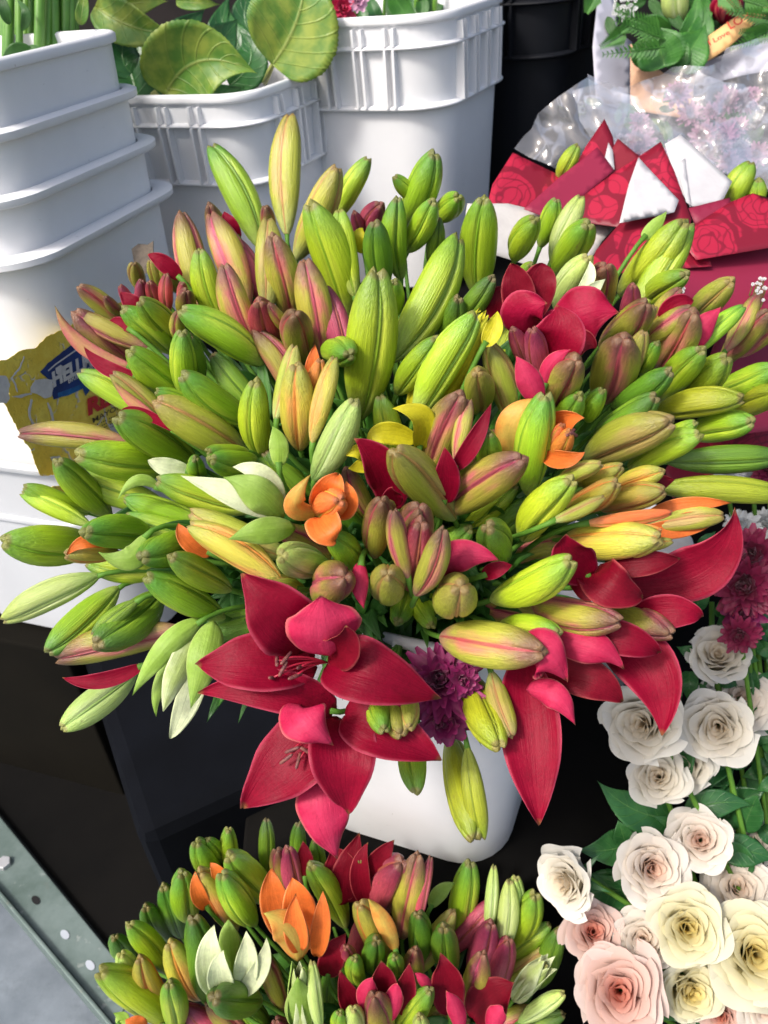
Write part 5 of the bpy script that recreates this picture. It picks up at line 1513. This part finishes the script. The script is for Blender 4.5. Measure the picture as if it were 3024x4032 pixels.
cb = thing('film_wrapped_bouquet', 'bouquet of pink flowers in shiny clear crinkled film at the upper right', 'bouquet', P(*tile('02', 1200, 800), 1.2))
for k, (pts, d) in enumerate((([(40, 960), (150, 800), (340, 600), (520, 470), (640, 560), (760, 600), (700, 900), (600, 1000), (450, 1080), (300, 1100)], 1.10),
                              ([(520, 470), (760, 560), (1050, 420), (1250, 430), (1500, 260), (1800, 200), (1800, 1250), (1400, 1200), (1100, 900), (900, 1000), (650, 900), (560, 700)], 1.14),
                              ([(900, 600), (1200, 480), (1500, 560), (1700, 800), (1650, 1200), (1300, 1100), (1050, 950)], 1.09),
                              ([(400, 560), (620, 520), (900, 700), (1000, 950), (700, 1000), (500, 900)], 1.07))):
    pts = ragged(pts, 26, 90, 50 + k)
    sheet(cb, '02', pts, d, mf, 'clear_film', amp=.03, sc=14, cuts=6, crumple=.008, seed=21 + k, smooth=True)
M_DP = mummat('dusky_pink', (.34, .15, .24), (.42, .22, .32)); M_DP2 = mummat('dusky_lilac', (.40, .34, .42), (.46, .40, .46))
rg = random.Random(8)
for k in range(34):
    x, y = rg.uniform(640, 1640), rg.uniform(600, 1080); mb = MB(); p = P(*tile('02', x, y), rg.uniform(1.16, 1.22)); mum(mb, p, ((CAMP - p).normalized() + Vector((rg.uniform(-.4, .4), 0, .3))).normalized(), rg.uniform(.014, .024), rg, 4, .3, .8)
    mb.build('pink_flower', M_DP if k % 4 else M_DP2, cb)
for k in range(40):
    x, y = rg.uniform(500, 1700), rg.uniform(640, 1300); an = rg.uniform(0, 6.28); ln = rg.uniform(100, 190)
    leaf_px(cb, '02', x, y, x + cos(an) * ln * .5, y + sin(an) * ln * .5, x + cos(an) * ln, y + sin(an) * ln, ln * .4, rg.uniform(1.2, 1.25), M_LEAF, kind='leaf', nu=8, nv=2)
# ---- kraft wrapped bouquet at the top right
M_KR = plain('kraft_print_paper', (.62, .38, .24), .7, (.56, .32, .20), 18, .2); M_LAV = plain('lavender_paper', (.58, .57, .66), .6, (.50, .50, .58), 6); M_OR = plain('orange_ribbon', (.66, .34, .12), .5, (.72, .44, .18), 10)
M_RT = plain('red_print', (.55, .05, .03), .6)
kb = thing('kraft_wrapped_bouquet', 'bouquet with green leaves in printed peach and lavender paper at the top right', 'bouquet', P(*tile('02', 1000, 400), 1.33))
sheet(kb, '02', [(590, -200), (680, -200), (700, 200), (790, 270), (790, 620), (720, 700), (560, 640), (540, 300)], 1.32, M_LAV, gx=.2, seed=31)
sheet(kb, '02', [(780, 280), (820, 300), (880, 400), (1000, 470), (1150, 500), (1200, 430), (1180, 620), (1150, 760), (780, 700)], 1.29, M_KR, gx=-.05, seed=32)
sheet(kb, '02', [(1180, 430), (1400, 340), (1659, 200), (1850, 60), (1850, 420), (1500, 480), (1200, 560)], 1.28, M_LAV, gx=-.1, seed=33)
rbn = sheet(kb, '02', [(1130, 440), (1220, 270), (1450, 110), (1659, 40), (1900, -80), (1900, 30), (1659, 90), (1560, 160), (1400, 310), (1200, 440)], 1.25, M_OR, 'ribbon', gx=-.05, seed=34, cuts=4, amp=0)
sheet(kb, '02', [(805, 402), (885, 395), (888, 412), (806, 418)], 1.285, M_RT, 'red_line', seed=35, cuts=1, amp=0)
def text_px(s, par, mat, c, x0, y0, x1, y1, ux, uy, d):
    a = P(*tile(c, x0, y0), d); b_ = P(*tile(c, x1, y1), d); c_ = P(*tile(c, x0 + ux, y0 + uy), d); r_ = b_ - a; u_ = c_ - a; u2 = u_ - r_.normalized() * u_.dot(r_.normalized())
    text_mesh(s, par, mat, a, r_, u2, u2.length, r_.length, 0, .02, .02)
text_px('LOVE', rbn, M_RT, '02', 1420, 190, 1590, 95, -25, -50, 1.238)
text_px('I Love', rbn, M_RT, '02', 1290, 290, 1420, 215, -14, -28, 1.238)
M_FERN = leafmat('fern_green', (.03, .14, .02), (.07, .24, .035), (.12, .3, .05))
for i, a in enumerate(((1000, 430, 960, 300, 880, 180, 300), (1080, 400, 1180, 300, 1260, 150, 260), (1000, 420, 1060, 320, 1100, 200, 240), (950, 380, 860, 300, 830, 250, 200), (1020, 240, 900, 170, 800, 140, 160), (1160, 300, 1240, 180, 1230, 0, 160), (1100, 260, 1190, 120, 1200, -80, 120), (1220, 150, 1250, 60, 1280, -40, 120))):
    leaf_px(kb, '02', *a, 1.25 + .006 * i, M_HLEAF if False else M_FERN, (0, 1, 0), kind='broad', cup=.4, serr=16, fold=.2)
def fern(par, c, x0, y0, x1, y1, d, w, n_=13):
    A_, B_ = P(*tile(c, x0, y0), d), P(*tile(c, x1, y1), d - .02); ax = (B_ - A_); s = ax.cross((CAMP - A_).normalized()).normalized(); mb = MB()
    tube(mb, [A_, A_.lerp(B_, .5), B_], [.0012, .001, .0004], 5)
    for k in range(1, n_ + 1):
        u = k / (n_ + .5); p = A_.lerp(B_, u); ln = w * tsc(c) * d / FOC * (1.05 - u * .8)
        for sg in (-1, 1):
            dr = (s * sg + ax.normalized() * .9).normalized(); tp = p + dr * ln; nn = dr.cross((CAMP - p).normalized()).normalized() * ln * .16
            mb.add([p, p + dr * ln * .4 + nn, tp, p + dr * ln * .4 - nn], [(0, 1, 2, 3)], [(0, .2), (.3, .5), (0, 1), (-.3, .5)])
    mb.build('fern_frond', M_FERN, par, False)
for a in ((1000, 250, 680, 130), (1000, 300, 600, 350), (980, 200, 700, 60), (560, -50, 500, 80), (1500, 0, 1700, 60), (1700, 120, 1400, 70), (1700, 180, 1420, 310), (1659, 230, 1480, 200), (820, 120, 720, 200), (760, 200, 590, 300), (1350, -60, 1500, 100)): fern(kb, '02', *a, 1.235, 90)
B_ = P(*tile('02', 1100, 150), 1.30); bud(kb, P(*tile('02', 1075, -120), 1.26), B_, 150 * .6172 * 1.28 / FOC, 'p')
mb = MB(); p = P(*tile('02', 1390, 30), 1.28)
open_bud(kb, P(*tile('02', 1420, -120), 1.25), P(*tile('02', 1370, 150), 1.29), 190 * .6172 * 1.28 / FOC, 'R', .1, name='pink_tulip', core='r')
mb = MB(); rg = random.Random(6)
for k in range(46):
    p = P(*tile('02', rg.uniform(670, 830), rg.uniform(-30, 130)), rg.uniform(1.22, 1.27)); mum(mb, p, (CAMP - p).normalized(), .0035, rg, 2, .5, .5)
mb.build('filler_blossom', MUM['w'], kb)
for k in range(22):
    x, y = rg.uniform(620, 1500), rg.uniform(-80, 200); an = rg.uniform(0, 6.28); ln = rg.uniform(100, 200)
    leaf_px(kb, '02', x, y, x + cos(an) * ln * .5, y + sin(an) * ln * .5, x + cos(an) * ln, y + sin(an) * ln, ln * .4, rg.uniform(1.285, 1.32), M_LEAF, kind='leaf', nu=8, nv=2)
# torn cardboard edge by the left shoulder
mb = MB(); pts = [P(*tile('10', x, y), .93) for x, y in ((860, -30), (900, -60), (960, -55), (1000, -80), (1000, 120), (940, 130), (880, 90))]
k = len(pts); mb.add(pts + [p + Vector((0, .004, 0)) for p in pts], [tuple(range(k)), tuple(range(k, 2 * k))[::-1]] + [(i, (i + 1) % k, k + (i + 1) % k, k + i) for i in range(k)])
top_thing('cardboard_scrap', 'small scrap of torn grey brown cardboard behind the left lily shoulder', 'cardboard', mb, plain('cardboard', (.25, .20, .15), .9, (.12, .10, .08), 80, .6), bev=0)
